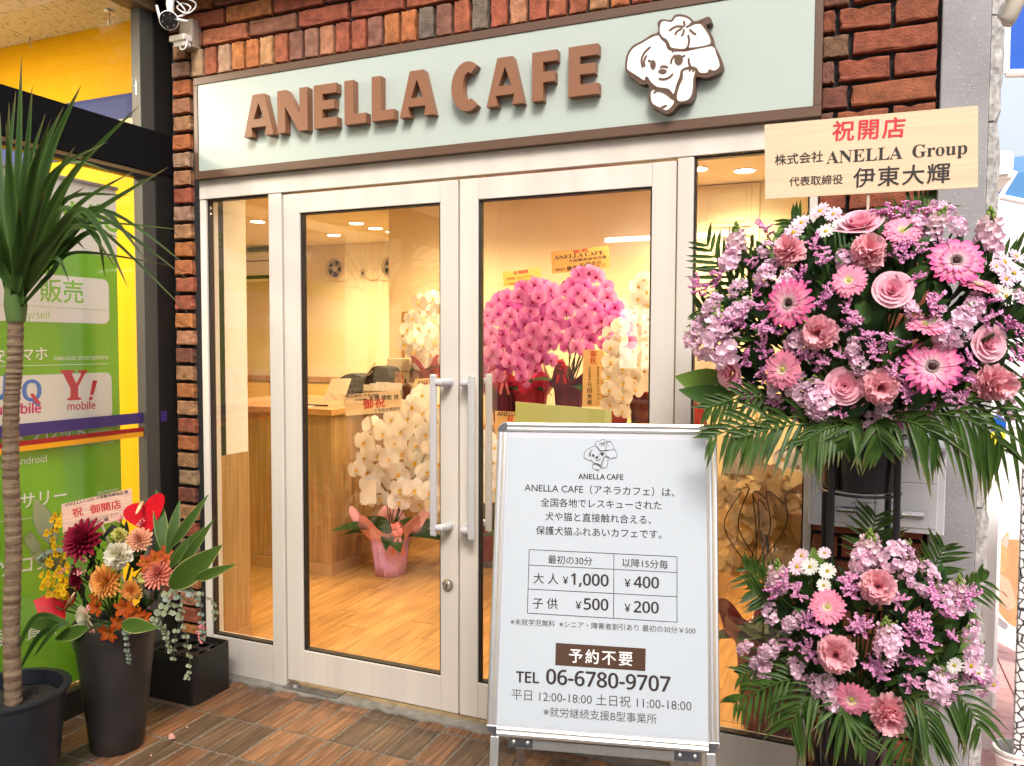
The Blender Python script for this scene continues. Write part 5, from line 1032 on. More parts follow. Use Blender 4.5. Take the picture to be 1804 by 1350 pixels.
# ---- upper pink bouquet
def domeU(px, py):
    u, v = (px-1522)/345, (py-575)/240; k = sqrt(max(.02, 1-min(.98, u*u+v*v))); return at(px, py, SY-.02-.27*k), V((u*.75, -.35-.55*k, -v*.55+.12)).normalized()
ub = thing('stand_bouquet', 'large pink bouquet of roses and gerberas in the upper bucket of the stand', 'bouquet', (SX, SY, 1.2))
UB = V((SX, SY, 1.22))
U_ = [('ro', 1513, 392, 78, dict(d=(0, -.55, .8))), ('ro', 1573, 510, 64), ('ro', 1283, 655, 62), ('ro', 1743, 605, 64), ('ro', 1488, 680, 64), ('ca', 1393, 447, 58), ('ca', 1530, 447, 68), ('ca', 1445, 587, 66), ('ca', 1550, 680, 70), ('ca', 1742, 673, 74),
      ('gb', 1398, 540, 82, dict(push=.03)), ('gb', 1677, 467, 86, dict(push=.02, d=(.1, -.8, .35))), ('gb', 1637, 645, 92, dict(push=.02, d=(.1, -.8, .3))), ('gs', 1497, 500, 58, dict(push=.02)), ('gs', 1590, 407, 60), ('gs', 1385, 650, 66, dict(push=.02)), ('gs', 1633, 573, 66, dict(d=(.1, -.5, .8))), ('gs', 1722, 503, 66, dict(d=(.3, -.3, .9))),
      ('st', 1298, 428, 62, dict(v=0)), ('st', 1742, 412, 78, dict(v=0)), ('st', 1640, 395, 58, dict(ax=(.4, -.3, .8))), ('cl', 1283, 602, 84, dict(push=.02)), ('cl', 1262, 612, 50), ('cl', 1412, 690, 56), ('cl', 1445, 700, 60, dict(push=.02)), ('cl', 1690, 575, 64), ('cl', 1660, 590, 50), ('cl', 1237, 612, 40), ('cl', 1352, 482, 44), ('cl', 1383, 500, 46), ('cl', 1255, 538, 40), ('cl', 1310, 545, 40), ('cl', 1290, 550, 34), ('cl', 1715, 540, 44), ('cl', 1615, 395, 36), ('cl', 1775, 724, 38), ('cl', 1660, 375, 44), ('cl', 1285, 460, 44), ('cl', 1215, 600, 28), ('cl', 1685, 400, 40)]
for x, y in [(1572, 378), (1602, 368), (1632, 382), (1440, 432), (1450, 458), (1578, 447), (1592, 455), (1655, 450), (1650, 535), (1640, 550), (1500, 568), (1528, 597), (1367, 588), (1345, 580), (1312, 572), (1292, 577), (1262, 490), (1423, 625), (1446, 640), (1326, 705), (1318, 690), (1480, 728), (1612, 715), (1597, 700), (1690, 715), (1672, 700), (1742, 565), (1700, 640), (1576, 655), (1788, 630), (1770, 580), (1560, 600), (1495, 545), (1545, 385), (1415, 500), (1735, 540), (1790, 680), (1320, 640)]: U_.append(('sg', x, y, RF.uniform(34, 46)))
for x, y, d, v in [(1445, 372, 34, 0), (1412, 393, 34, 0), (1398, 410, 36, 0), (1468, 378, 30, 0), (1455, 408, 32, 1), (1240, 697, 26, 1), (1258, 700, 27, 1), (1278, 706, 27, 1), (1248, 718, 30, 0), (1256, 680, 26, 0), (1290, 722, 18, 1), (1770, 462, 34, 0), (1786, 482, 36, 0), (1772, 492, 34, 0), (1772, 522, 34, 1), (1756, 515, 28, 1), (1790, 452, 30, 0), (1480, 395, 26, 1), (1755, 470, 26, 0)]: U_.append(('da', x, y, d, dict(v=v)))
def extra(L, cx, cy, rx, ry, N, mind):
    n = 0
    for _ in range(4000):
        a = RF.uniform(0, 2*pi); r = sqrt(RF.uniform(.05, 1)); x, y = cx+rx*r*cos(a), cy+ry*r*sin(a)
        if all((x-i[1])**2+(y-i[2])**2 > (mind*.5+i[3]*.42)**2 for i in L):
            L.append((RF.choice(('cl', 'cl', 'sg', 'sg', 'sg')), x, y, RF.uniform(28, 42), dict(push=-.01))); n += 1
            if n >= N: return
extra(U_, 1522, 560, 300, 190, 46, 30)
bouquet(ub, UB, domeU, U_, 1.1); filler(ub, UB, domeU, 1522, 570, 300, 205, 420, .075)
for (x0, y0), (x1, y1), Y0, Y1, me, w in [((1520, 570), (1508, 350), -.38, -.30, LFd[1], 1.4), ((1515, 620), (1490, 430), -.42, -.40, LFd[0], 1.3), ((1395, 480), (1372, 395), -.40, -.38, LFl[0], 1.2), ((1360, 490), (1340, 425), -.40, -.38, LFl[1], 1.0), ((1300, 690), (1190, 664), -.42, -.46, LFl[0], 1.0), ((1290, 705), (1200, 688), -.43, -.48, LFd[2], 1.3), ((1655, 470), (1636, 410), -.42, -.42, LFl[0], 1.0), ((1740, 560), (1825, 535), -.40, -.42, LFl[1], 1.3), ((1430, 520), (1395, 470), -.46, -.46, LFd[1], 1.3), ((1460, 610), (1440, 535), -.50, -.50, LFd[0], 1.2), ((1475, 520), (1450, 560), -.52, -.53, LFd[1], 1.6), ((1640, 620), (1700, 560), -.48, -.46, LFd[0], 1.4), ((1530, 570), (1510, 520), -.52, -.52, LFd[2], 1.6), ((1680, 640), (1740, 640), -.48, -.46, LFd[1], 1.4), ((1330, 560), (1270, 520), -.42, -.40, LFd[0], 1.5), ((1570, 620), (1600, 560), -.52, -.52, LFd[2], 1.4), ((1350, 620), (1300, 640), -.48, -.48, LFd[1], 1.4), ((1490, 740), (1500, 640), -.50, -.52, LFd[1], 1.3), ((1600, 720), (1640, 690), -.52, -.54, LFd[0], 1.3), ((1700, 700), (1760, 640), -.48, -.44, LFl[0], .8), ((1270, 600), (1230, 560), -.40, -.40, LFl[0], .9)]:
    put_leaf(me, ub, at(x0, y0, Y0), at(x1, y1, Y1), w)
for pts, ll, n, dr in [([(1390, 570, -.34), (1300, 500, -.34), (1240, 425, -.36)], .12, 13, -.05), ([(1380, 600, -.36), (1300, 570, -.38), (1225, 545, -.40)], .11, 13, .05), ([(1680, 520, -.34), (1760, 470, -.33), (1830, 440, -.33)], .12, 13, .1), ([(1400, 590, -.36), (1320, 520, -.36), (1250, 455, -.38)], .15, 13, -.05), ([(1400, 600, -.38), (1330, 545, -.40), (1262, 520, -.42)], .15, 12, .0), ([(1480, 480, -.34), (1430, 425, -.32), (1392, 385, -.32)], .09, 12, .0), ([(1560, 470, -.33), (1600, 400, -.30), (1650, 350, -.28)], .11, 13, .0),
     ([(1500, 738, -.44), (1400, 735, -.54), (1310, 750, -.58), (1245, 775, -.60)], .12, 17, .30), ([(1490, 745, -.44), (1390, 750, -.56), (1300, 772, -.6)], .11, 15, .45), ([(1500, 745, -.46), (1450, 757, -.54), (1410, 785, -.56)], .10, 13, .6), ([(1520, 745, -.48), (1500, 755, -.53), (1485, 790, -.52)], .085, 11, .5), ([(1540, 745, -.48), (1545, 755, -.53), (1555, 795, -.52)], .085, 11, .5), ([(1545, 740, -.46), (1610, 745, -.53), (1655, 775, -.53)], .11, 14, .6),
     ([(1550, 735, -.46), (1660, 730, -.52), (1735, 755, -.52), (1775, 800, -.50)], .13, 16, .8), ([(1560, 730, -.44), (1690, 715, -.48), (1800, 745, -.46), (1840, 790, -.44)], .14, 17, .7), ([(1650, 640, -.40), (1760, 600, -.42), (1850, 590, -.44)], .13, 14, .2), ([(1400, 700, -.45), (1310, 700, -.50), (1240, 722, -.52)], .09, 14, .3), ([(1560, 725, -.44), (1720, 695, -.46), (1850, 690, -.46)], .12, 15, .5)]:
    frond(ub, [at(*p) for p in pts], n, ll, .0062, droop=dr)
# ---- lower pink bouquet
def domeL(px, py):
    u, v = (px-1530)/250, (py-1115)/185; k = sqrt(max(.02, 1-min(.98, u*u+v*v))); return at(px, py, SY-.03-.21*k), V((u*.75, -.35-.55*k, -v*.5+.15)).normalized()
lb = thing('stand_bouquet', 'smaller pink bouquet of stock and carnations in the lower bucket of the stand', 'bouquet', (SX, SY, .38)); LB = V((SX, SY, .38))
L_ = [('st', 1370, 1015, 58, dict(v=0)), ('st', 1532, 968, 70, dict(v=0)), ('cl', 1572, 985, 56, dict(push=.02)), ('cl', 1520, 985, 50), ('st', 1688, 1045, 62, dict(v=0)), ('cl', 1665, 1060, 48), ('st', 1556, 1112, 60, dict(push=.04, v=1)), ('cl', 1560, 1125, 56, dict(push=.05)), ('cl', 1450, 1202, 46, dict(push=.02)), ('cl', 1470, 1215, 50, dict(push=.03)), ('cl', 1640, 1208, 62, dict(push=.02)), ('cl', 1670, 1212, 56), ('cl', 1356, 1145, 40), ('cl', 1335, 1165, 30), ('cl', 1312, 1140, 28), ('cl', 1350, 1182, 34), ('cl', 1330, 1185, 24), ('cl', 1358, 1083, 34), ('cl', 1715, 1150, 36), ('cl', 1710, 1110, 34), ('cl', 1625, 1040, 24), ('cl', 1605, 1025, 20), ('cl', 1735, 1190, 30), ('cl', 1725, 1215, 30), ('cl', 1600, 1000, 34),
      ('ca', 1545, 1036, 68, dict(push=.02)), ('ca', 1478, 1147, 70, dict(push=.03)), ('ca', 1563, 1243, 70, dict(push=.02)), ('gs', 1463, 1070, 58, dict(push=.03)), ('gs', 1503, 1218, 64, dict(push=.04))]
for x, y, d, v in [(1432, 1003, 30, 1), (1461, 1010, 29, 1), (1455, 1034, 24, 1), (1410, 1003, 30, 0), (1418, 985, 26, 0), (1456, 980, 22, 0), (1672, 1167, 28, 1), (1700, 1168, 32, 0), (1737, 1200, 32, 0), (1712, 1180, 26, 1)]: L_.append(('da', x, y, d, dict(v=v, push=.02)))
for x, y in [(1395, 1030), (1375, 1050), (1412, 1048), (1498, 1030), (1500, 1045), (1430, 1098), (1448, 1115), (1432, 1150), (1450, 1160), (1520, 1110), (1508, 1100), (1612, 1105), (1600, 1120), (1615, 1090), (1537, 1175), (1550, 1182), (1602, 1200), (1700, 1190), (1690, 1060), (1660, 1085), (1640, 1060), (1625, 1130)]: L_.append(('sg', x, y, RF.uniform(34, 46), dict(push=.015)))
extra(L_, 1530, 1105, 190, 130, 12, 34)
bouquet(lb, LB, domeL, L_, 1.1); filler(lb, LB, domeL, 1530, 1115, 200, 140, 260, .07)
for (x0, y0), (x1, y1), Y0, Y1, me, w in [((1450, 1040), (1432, 965), -.38, -.36, LFl[0], 1.1), ((1620, 1140), (1705, 1060), -.42, -.38, LFl[1], 1.6), ((1610, 1160), (1720, 1130), -.42, -.38, LFl[0], 1.4), ((1440, 1130), (1365, 1060), -.42, -.38, LFd[0], 1.6), ((1600, 1180), (1605, 1240), -.46, -.50, LFd[1], 1.2), ((1590, 1060), (1590, 1005), -.42, -.40, LFd[2], 1.6), ((1610, 1190), (1660, 1180), -.46, -.44, LFd[1], 1.5), ((1480, 1120), (1420, 1160), -.46, -.46, LFd[0], 1.4), ((1500, 1240), (1520, 1310), -.48, -.50, LFd[1], 1.3), ((1590, 1175), (1625, 1130), -.48, -.48, LFd[0], 1.5)]:
    put_leaf(me, lb, at(x0, y0, Y0), at(x1, y1, Y1), w)
for pts, ll, n, dr in [([(1450, 1110, -.36), (1390, 1070, -.36), (1320, 1040, -.38)], .13, 18, .05), ([(1445, 1090, -.36), (1370, 1040, -.34), (1310, 1000, -.36)], .12, 17, .05), ([(1540, 1000, -.32), (1535, 950, -.30), (1545, 905, -.30)], .13, 10, .15), ([(1620, 1060, -.32), (1640, 1010, -.31), (1665, 960, -.31)], .12, 13, .1), ([(1640, 1080, -.32), (1700, 1040, -.33), (1740, 1020, -.34)], .10, 13, .3),
     ([(1500, 1225, -.42), (1430, 1225, -.50), (1385, 1290, -.50)], .13, 16, .5), ([(1510, 1235, -.44), (1480, 1250, -.52), (1530, 1320, -.52)], .11, 15, .4), ([(1470, 1190, -.42), (1380, 1200, -.46), (1290, 1240, -.46)], .12, 16, .4), ([(1560, 1230, -.44), (1620, 1235, -.50), (1640, 1310, -.50)], .13, 16, .7), ([(1580, 1215, -.42), (1680, 1220, -.46), (1730, 1290, -.46)], .13, 16, .6), ([(1460, 1170, -.40), (1380, 1175, -.42), (1300, 1190, -.42)], .11, 15, .3), ([(1590, 1250, -.44), (1590, 1290, -.5), (1610, 1370, -.5)], .11, 14, .6)]:
    frond(lb, [at(*p) for p in pts], n, int(ll*1000)*.00088, .0055, droop=dr)
# ---- autumn coloured bouquet in the charcoal vase
def domeV(px, py):
    u, v = (px-190)/120, (py-1010)/115; k = sqrt(max(.02, 1-min(.98, u*u+v*v))); return at(px, py, VY-.02-.13*k), V((u*.75+.1, -.35-.55*k, -v*.5+.2)).normalized()
vb = thing('autumn_bouquet', 'mixed red orange and yellow bouquet in the tall charcoal vase', 'bouquet', (VX, VY, .40)); VB = V((VX, VY, .42))
MUM = dict(red=mum((.22, .006, .02), (.30, .012, .045), 100, .11), ora=mum((.70, .22, .02), (.80, .40, .10), 110, .09, .6), pea=mum((.72, .30, .15), (.76, .42, .26), 90, .09, .6), cor=mum((.60, .14, .08), (.72, .27, .20), 95, .08, .6), whi=mum((.78, .70, .45), (.82, .79, .66), 80, .12, .5))
LIS = carnation((.72, .68, .36), (.83, .80, .68), 34); YGC = carnation((.60, .58, .10), (.68, .66, .22), 40); ALS = [alstro((.45, .10, .01), (.50, .085, .012)), alstro((.52, .16, .02), (.42, .05, .01))]
stem = MB(); stem.col = (.06, .11, .03)
def vput(nm, me, px, py, dia, push=0, d=None):
    p, n = domeV(px, py); p = p+n*push; n = V(d).normalized() if d else n; put(nm, me, vb, p, n, dia/2*depth(p)/FPX); stem.tube(curve3([VB, VB.lerp(p, .6)+V((0, 0, .03)), p], 4), .003, 5, False)
vput('chrysanthemum', MUM['red'], 157, 954, 84, .02, (.05, -.8, .5)); vput('chrysanthemum', MUM['ora'], 199, 1022, 66, .03); vput('chrysanthemum', MUM['pea'], 246, 951, 48, .0); vput('chrysanthemum', MUM['cor'], 281, 1010, 62, .02, (.3, -.7, .5)); vput('chrysanthemum', MUM['whi'], 152, 1087, 46, .0)
vput('lisianthus', LIS, 221, 981, 60, .02); vput('lisianthus', YGC, 216, 946, 32, .01)
vput('chrysanthemum', MUM['ora'], 232, 1040, 40, .0); vput('chrysanthemum', MUM['pea'], 300, 1040, 34, .0); vput('lisianthus', LIS, 175, 1030, 34, -.01); vput('chrysanthemum', MUM['red'], 128, 1020, 44, -.02); vput('lisianthus', YGC, 255, 1018, 26, .0)
for x, y, s in ((275, 985, 34), (292, 975, 30), (262, 992, 34), (226, 1066, 40), (243, 1075, 34), (200, 1106, 42), (181, 1066, 34), (215, 1090, 30), (256, 1080, 28), (288, 992, 28), (178, 1050, 26)): vput('alstroemeria', RF.choice(ALS), x, y, s, .02)
def anthurium(px, py, L, tipdir, nrm, spt, label, push=0):
    p, n = domeV(px, py); p = p+n*push; mb = MB(); y = V(tipdir).normalized(); z = V(nrm); z = (z-y*z.dot(y)).normalized(); x = y.cross(z)
    Mx = Matrix(((x.x, y.x, z.x, p.x), (x.y, y.y, z.y, p.y), (x.z, y.z, z.z, p.z), (0, 0, 0, 1))); c = (.46, .004, .012); pg = []
    for i in range(28): t = 2*pi*i/28; pg.append((L*.62*(sin(t)**3)*1.05, -L*(.52*cos(t)-.20*cos(2*t)-.06*cos(3*t))+L*.02))
    vs = [Mx @ V((0, -.1*L, 0))]; cs = [c]; 
    for f in (.5, 1): vs += [Mx @ V((a*f, b*f, .10*L*(f*f)*abs(a/L)*1.3-.05*L*f)) for a, b in pg]; cs += [jit(c, .15) for _ in pg]
    n_ = 28; mb.add(vs, [(0, 1+i, 1+(i+1) % n_) for i in range(n_)]+[(1+i, 1+n_+i, 1+n_+(i+1) % n_, 1+(i+1) % n_) for i in range(n_)], cs); o = mb.build('anthurium', M['waxy'], vb, smooth=True)
    sp_ = MB(); sp_.col = (.80, .58, .30); a = Mx @ V((0, -.28*L, .01)); sp_.tube([a, a+(V(spt)-a)*.5, V(spt)], [.006, .0065, .003], 8).build('spadix', M['waxy'], o, smooth=True)
    stem.tube(curve3([VB, p], 3), .003, 5, False)
p, _ = domeV(98, 1072)
anthurium(98, 1070, .125, (-.7, -.5, .35), (.25, -.8, .55), at(131, 1045, VY-.16), ''); anthurium(256, 915, .12, (.5, -.25, -.8), (.25, -.85, .35), at(240, 905, VY-.14), '', .05)
# oncidium spray: small yellow blossoms along an arching stem
ob = MB(); cy = (.90, .62, .01)
line = [(100, 930), (94, 950), (98, 975), (90, 995), (110, 985), (85, 1010), (104, 1000), (78, 1028), (96, 1020), (112, 1040), (86, 1042), (102, 1035), (118, 1020), (108, 1008), (92, 915), (112, 905), (118, 995), (74, 1012), (96, 1045), (84, 1022), (112, 1024), (97, 962), (90, 935), (104, 1046), (114, 1050), (116, 915), (88, 982), (100, 1010)]
for x, y in line+[(x+RF.uniform(-9, 9), y+RF.uniform(-9, 9)) for x, y in line]:
    q = at(x, y, VY-.13+RF.uniform(-.04, .04)); s = RF.uniform(.013, .021); Mq = Matrix.Translation(q) @ V((RF.uniform(-.5, .5), -1, RF.uniform(-.2, .6))).to_track_quat('Z', 'Y').to_matrix().to_4x4()
    for a, L, w in ((0, .7, .3), (2.6, .9, .45), (3.7, .9, .45), (1.2, .6, .25), (-1.2, .6, .25)): petal(ob, Mq @ pm(a+RF.uniform(-.2, .2), .15, .05*s), L*s, w*s, (.55, .22, .01), jit(cy, .1), .2, -.1, 2, .4)
tag(ob.build('yellow_spray', M['petal'], vb, smooth=True), kind='stuff'); stem.tube(curve3([VB, at(110, 1060, VY-.1), at(84, 1015, VY-.1), at(94, 930, VY-.1), at(104, 905, VY-.1)], 5), .0018, 5, False)
PKB = mat('pink_berries', attr='Col', rough=.5); pb = MB()
for x, y, n in ((150, 1008, 14), (160, 985, 12), (128, 1005, 10), (165, 1068, 14), (167, 1120, 22), (168, 1105, 14), (305, 1030, 14), (250, 925, 12), (215, 920, 12), (120, 1008, 8), (348, 1115, 14), (350, 1100, 8)):
    p, nn = domeV(x, y); ax = V((RF.uniform(.4, 1), -.2, RF.uniform(-.3, .5) if y < 1090 else -1.2))
    for k in range(n):
        q = p+nn*.02+ax*RF.uniform(-.018, .018)+V((RF.uniform(-.007, .007),)*3)+V((RF.uniform(-.006, .006), 0, RF.uniform(-.006, .006))); pb.col = jit((.66, .22, .24), .25); pb.lathe([(0, -.004), (.0042, 0), (.003, .003), (0, .0045)], q, 6)
tag(pb.build('pink_sprays', PKB, vb, smooth=True), kind='stuff')
EUC = mat('eucalyptus_leaves', attr='Col', rough=.6, spec=.3); eb = None
for pts in ([(280, 1080), (315, 1085), (330, 1130), (335, 1180), (330, 1196)], [(290, 1060), (345, 1050), (355, 1090), (358, 1130)], [(270, 1090), (290, 1110), (300, 1150)], [(220, 1090), (225, 1120), (226, 1150), (228, 1170)], [(150, 1100), (135, 1110), (131, 1145)], [(240, 1020), (250, 1040), (262, 1055)], [(120, 970), (85, 975), (70, 985)], [(290, 1050), (330, 1040), (375, 1060), (378, 1095)], [(285, 1070), (320, 1070), (310, 1120), (306, 1165)]):
    P = curve3([at(x, y, VY-.13+.02*i) for i, (x, y) in enumerate(pts)], 6); eb = MB(); eb.col = (.16, .13, .10); eb.tube(P, .0012, 4, False); cc = RF.choice([(.15, .20, .16), (.19, .25, .17), (.22, .26, .15)])
    for i in range(1, len(P), 1 if len(P) < 16 else 2):
        s = RF.uniform(.012, .018)*(1-.5*i/len(P))
        for sg in (-1, 1):
            dd = V((sg*.8, RF.uniform(-.5, .1), RF.uniform(-.1, .4))).normalized(); z = V((RF.uniform(-.5, .5), -1, RF.uniform(-.3, .8))); z = (z-dd*z.dot(dd)).normalized(); x = dd.cross(z); Mx = Matrix(((x.x, dd.x, z.x, P[i].x), (x.y, dd.y, z.y, P[i].y), (x.z, dd.z, z.z, P[i].z), (0, 0, 0, 1)))
            petal(eb, Mx, s*1.5, s*.72, jit(cc, .15), jit(lerp(cc, (.3, .34, .27), .4), .1), .15, 0, 3, .75, 0, .4)
    eb.build('eucalyptus_sprig', EUC, vb, smooth=True)
filler(vb, VB, domeV, 190, 1015, 105, 95, 130, .06, cols=[(DG, MG), ((.02, .022, .02), (.045, .04, .035)), ((.012, .035, .014), (.03, .07, .02))])
VLF = leafmesh((.045, .095, .014), (.08, .15, .025), .12, -.15, (.50, .52, .20)); VLG = leafmesh((.04, .085, .014), (.07, .13, .022), .095, -.25, (.34, .40, .16)); VLS = leafmesh((.10, .12, .06), (.24, .22, .09), .14, -.1, (.06, .08, .04))
for (x0, y0), (x1, y1), Y0, Y1, me, w in [((290, 975), (274, 857), -.74, -.70, VLG, 1.0), ((295, 975), (316, 885), -.75, -.72, VLG, 1.1), ((300, 965), (358, 884), -.75, -.74, VLG, .8), ((300, 985), (350, 938), -.76, -.76, VLG, .9), ((315, 1000), (366, 930), -.77, -.78, VLG, .8), ((300, 1035), (376, 973), -.78, -.82, VLF, 1.25), ((345, 1020), (400, 1000), -.80, -.86, VLF, .7), ((300, 1000), (330, 955), -.78, -.78, VLG, 1.2), ((95, 960), (60, 875), -.72, -.70, VLS, 1.2), ((120, 1000), (45, 970), -.74, -.74, VLS, 1.0), ((155, 1105), (88, 1130), -.80, -.84, VLF, 1.3), ((120, 1100), (18, 1100), -.80, -.82, VLG, .9), ((215, 1100), (265, 1105), -.82, -.86, VLF, 1.2), ((70, 980), (40, 925), -.72, -.70, VLS, .9)]:
    put_leaf(me, vb, at(x0, y0, Y0), at(x1, y1, Y1), w)
tag(stem.build('stems', M['leaf'], vb, smooth=True), kind='stuff')
# ---- palm like dracaena in the lower left pot
dr_ = thing('dracaena_plant', 'tall dracaena with bare ringed trunk and long arching leaves at the left edge', 'plant', (TX, TY, .27))
TRK = mat('ringed_trunk', (.125, .075, .045), .85, nscale=9, col2=(.25, .18, .11), stretch=(1.2, 1.2, 9), bump=.5, bscale=30); tr = MB(); tp_ = curve3([at(x, y, TY) for x, y in ((24, 1240), (20, 1100), (24, 960), (19, 830), (20, 720), (26, 640), (28, 545))], 16); n = 16; vs = []
for i, p in enumerate(tp_):
    r0 = .0262-.004*i/len(tp_)+(.0016 if i % 2 else -.0012)+RF.uniform(-.0008, .0008); tl = RF.uniform(-.0035, .0035); ph = RF.uniform(0, 6)
    vs += [p+V(((r0+RF.uniform(-.0007, .0007))*cos(2*pi*k/n), (r0+RF.uniform(-.0007, .0007))*sin(2*pi*k/n), tl*cos(2*pi*k/n+ph))) for k in range(n)]
tr.add(vs, [(i*n+k, i*n+(k+1) % n, (i+1)*n+(k+1) % n, (i+1)*n+k) for i in range(len(tp_)-1) for k in range(n)]); tr.build('trunk', TRK, dr_)
def strap(pts, w, c0=(.020, .050, .008), c1=(.055, .115, .018), hb=.45):
    P = curve3(pts, 8); m = len(P); mb = MB(); vs = []; cs = []; k = jit((1, 1, 1), .25)[0]; tw = RF.uniform(-.5, .5)
    for i, p in enumerate(P):
        t = i/(m-1); tg = (P[min(i+1, m-1)]-P[max(i-1, 0)]).normalized(); f = ((CP-p).normalized()+V((tw*(1-t), 0, .5*t))); sd = tg.cross(f).normalized(); nn = sd.cross(tg)
        ww = w*(hb+(1-hb)*sin(min(1, t/.4)*pi/2))*(1 if t < .45 else max(.02, 1-((t-.45)/.55)**1.5)); vs += [p-sd*ww+nn*ww*.28, p, p+sd*ww+nn*ww*.28]; br = max(0, (t-.86)/.14)*.8; cs += [lerp(tuple(x*k for x in q_), (.16, .10, .04), br) for q_ in (lerp(c1, c0, .2), c0, c1)]
    mb.add(vs, [(3*i+a, 3*i+a+1, 3*i+a+4, 3*i+a+3) for i in range(m-1) for a in (0, 1)], cs); mb.build('leaf', M['leaf'], dr_, smooth=True)
DL_ = [((32, 300), (38, 100), .020), ((45, 300), (57, 150), .018), ((92, 260), (143, 150), .020), ((68, 285), (112, 188), .018), ((15, 350), (16, 180), .020), ((130, 305), (250, 182), .017), ((165, 375), (296, 295), .017), ((85, 335), (132, 258), .020), ((115, 290), (205, 307), .010), ((118, 368), (203, 470), .019), ((150, 372), (226, 507), .019), ((172, 368), (261, 464), .017), ((165, 378), (331, 492), .014), ((185, 372), (332, 470), .012), ((150, 395), (322, 405), .010), ((135, 445), (300, 468), .010), ((165, 410), (185, 490), .013), ((72, 378), (88, 495), .022), ((36, 420), (34, 358), .026), ((100, 455), (122, 497), .012), ((150, 385), (335, 555), .012), ((60, 300), (90, 210), .018), ((110, 330), (170, 262), .016), ((10, 380), (-40, 260), .02), ((-20, 400), (-90, 330), .02), ((-30, 430), (-110, 430), .02), ((-10, 470), (-60, 560), .02), ((20, 330), (10, 215), .02), ((5, 430), (-20, 330), .022), ((120, 350), (230, 345), .014), ((130, 400), (210, 420), .016), ((55, 420), (80, 330), .022), ((95, 420), (160, 395), .02), ((48, 360), (62, 250), .02), ((110, 410), (150, 440), .016), ((15, 300), (28, 160), .016), ((0, 300), (0, 200), .018), ((80, 380), (150, 330), .02), ((-5, 330), (-30, 210), .018), ((40, 330), (80, 200), .017), ((90, 310), (190, 250), .014), ((140, 360), (240, 300), .013)]
for i, (mid, tip, w) in enumerate(DL_):
    a = RF.uniform(-.02, .02); yb = RF.uniform(-.03, .03); yt = RF.uniform(-.16, .16) if i > 8 else RF.uniform(-.05, .10)
    if mid == (36, 420): yt, yb = -.10, -.06
    b = at(28+RF.uniform(-12, 12), 545-RF.uniform(0, 45), TY+yb*.6); strap([b, b.lerp(at(mid[0], mid[1], TY+yt*.5), .5)+V((0, 0, .012)), at(mid[0], mid[1], TY+yt*.55), at(tip[0], tip[1], TY+yt)], w*.76)
cr_ = MB(); cr_.col = (.10, .17, .05); b = at(28, 556, TY); cr_.lathe([(.027, -.02), (.033, .03), (.030, .09), (.012, .13)], b, 14); cr_.build('crown', M['leaf'], dr_, smooth=True)
for mid, tip in (((60, 1090), (10, 1200)), ((70, 1120), (30, 1190)), ((95, 1110), (58, 1160))): strap([at(120, 1098, -.83), at(*mid, -.86), at(*tip, -.88)], .010)
# ---- gift orchids inside
RO2 = random.Random(5)
PHW = [phal((.88, .87, .86), (.94, .95, 1.0), (.75, .50, .06), (.70, .45, .05))]; PHP = [phal((.62, .10, .52), (.84, .34, .84), (.35, .005, .08), (.45, .02, .12)), phal((.68, .18, .58), (.88, .42, .88), (.35, .005, .08), (.45, .02, .12))]; PHM = [phal((.40, .01, .16), (.45, .02, .20), (.3, .0, .1), (.4, .02, .1))]
OLF = [leafmesh((.018, .05, .016), (.04, .09, .025), .20, -.35), leafmesh((.02, .05, .015), (.035, .08, .02), .17, -.55)]
def pleated(mb, c, prof, n=56, amp=.05, ph=0):
    vs = []; m = len(prof)
    for r, z in prof: vs += [V((c[0]+r*(1+amp*sin(k*2*pi/7+ph+z*9)*.5+amp*.5*sin(k*1.9))*cos(2*pi*k/n), c[1]+r*(1+amp*sin(k*2*pi/7+ph+z*9)*.5+amp*.5*sin(k*1.9))*sin(2*pi*k/n), c[2]+z)) for k in range(n)]
    return mb.add(vs, [(i*n+k, i*n+(k+1) % n, (i+1)*n+(k+1) % n, (i+1)*n+k) for i in range(m-1) for k in range(n)])
def collar(mb, c, r0, r1, h, n=60, pts=5, ph=0):
    vs = []
    for j in range(5):
        t = j/4
        for k in range(n):
            a = 2*pi*k/n; w = .5+.5*cos(pts*a+ph); r = r0+(r1-r0)*t*(.6+.6*w); z = h*t*(.35+.8*w)+.012*sin(9*a+j); vs.append(V((c[0]+r*cos(a), c[1]+r*sin(a), c[2]+z)))
    return mb.add(vs, [(j*n+k, j*n+(k+1) % n, (j+1)*n+(k+1) % n, (j+1)*n+k) for j in range(4) for k in range(n)])
def bow(par, p, s, m, nrm=(0, -1, 0)):
    Mx = Matrix.Translation(V(p)) @ V(nrm).to_track_quat('Z', 'Y').to_matrix().to_4x4(); mb = MB()
    for k in range(9):
        a = k*2.4; L = s*(.55+.1*(k % 3)); w = s*.17; Q = Mx @ Matrix.Rotation(a, 4, 'Z') @ Matrix.Rotation(.2+.35*(k % 3), 4, 'X'); vs = []
        for i in range(9):
            t = 2*pi*i/8; vs += [Q @ V((-w, L*.5*(1-cos(t)), s*.22*sin(t)+.02*s)), Q @ V((w, L*.5*(1-cos(t)), s*.22*sin(t)+.02*s))]
        mb.add(vs, [(2*i, 2*i+1, 2*i+3, 2*i+2) for i in range(8)])
    o = mb.build('bow', m, par, smooth=True)
    for sx in (-.45, .35):
        vs = []; 
        for i in range(6):
            t = i/5; q = Mx @ V((sx*s*t*1.2, -s*1.9*t, s*.15*sin(t*3))); d = Mx.to_3x3() @ V((1, .3*sx, 0)); vs += [q-d*s*.13, q+d*s*.13]
        MB().add(vs, [(2*i, 2*i+1, 2*i+3, 2*i+2) for i in range(5)]).build('ribbon_tail', m, o, smooth=True)
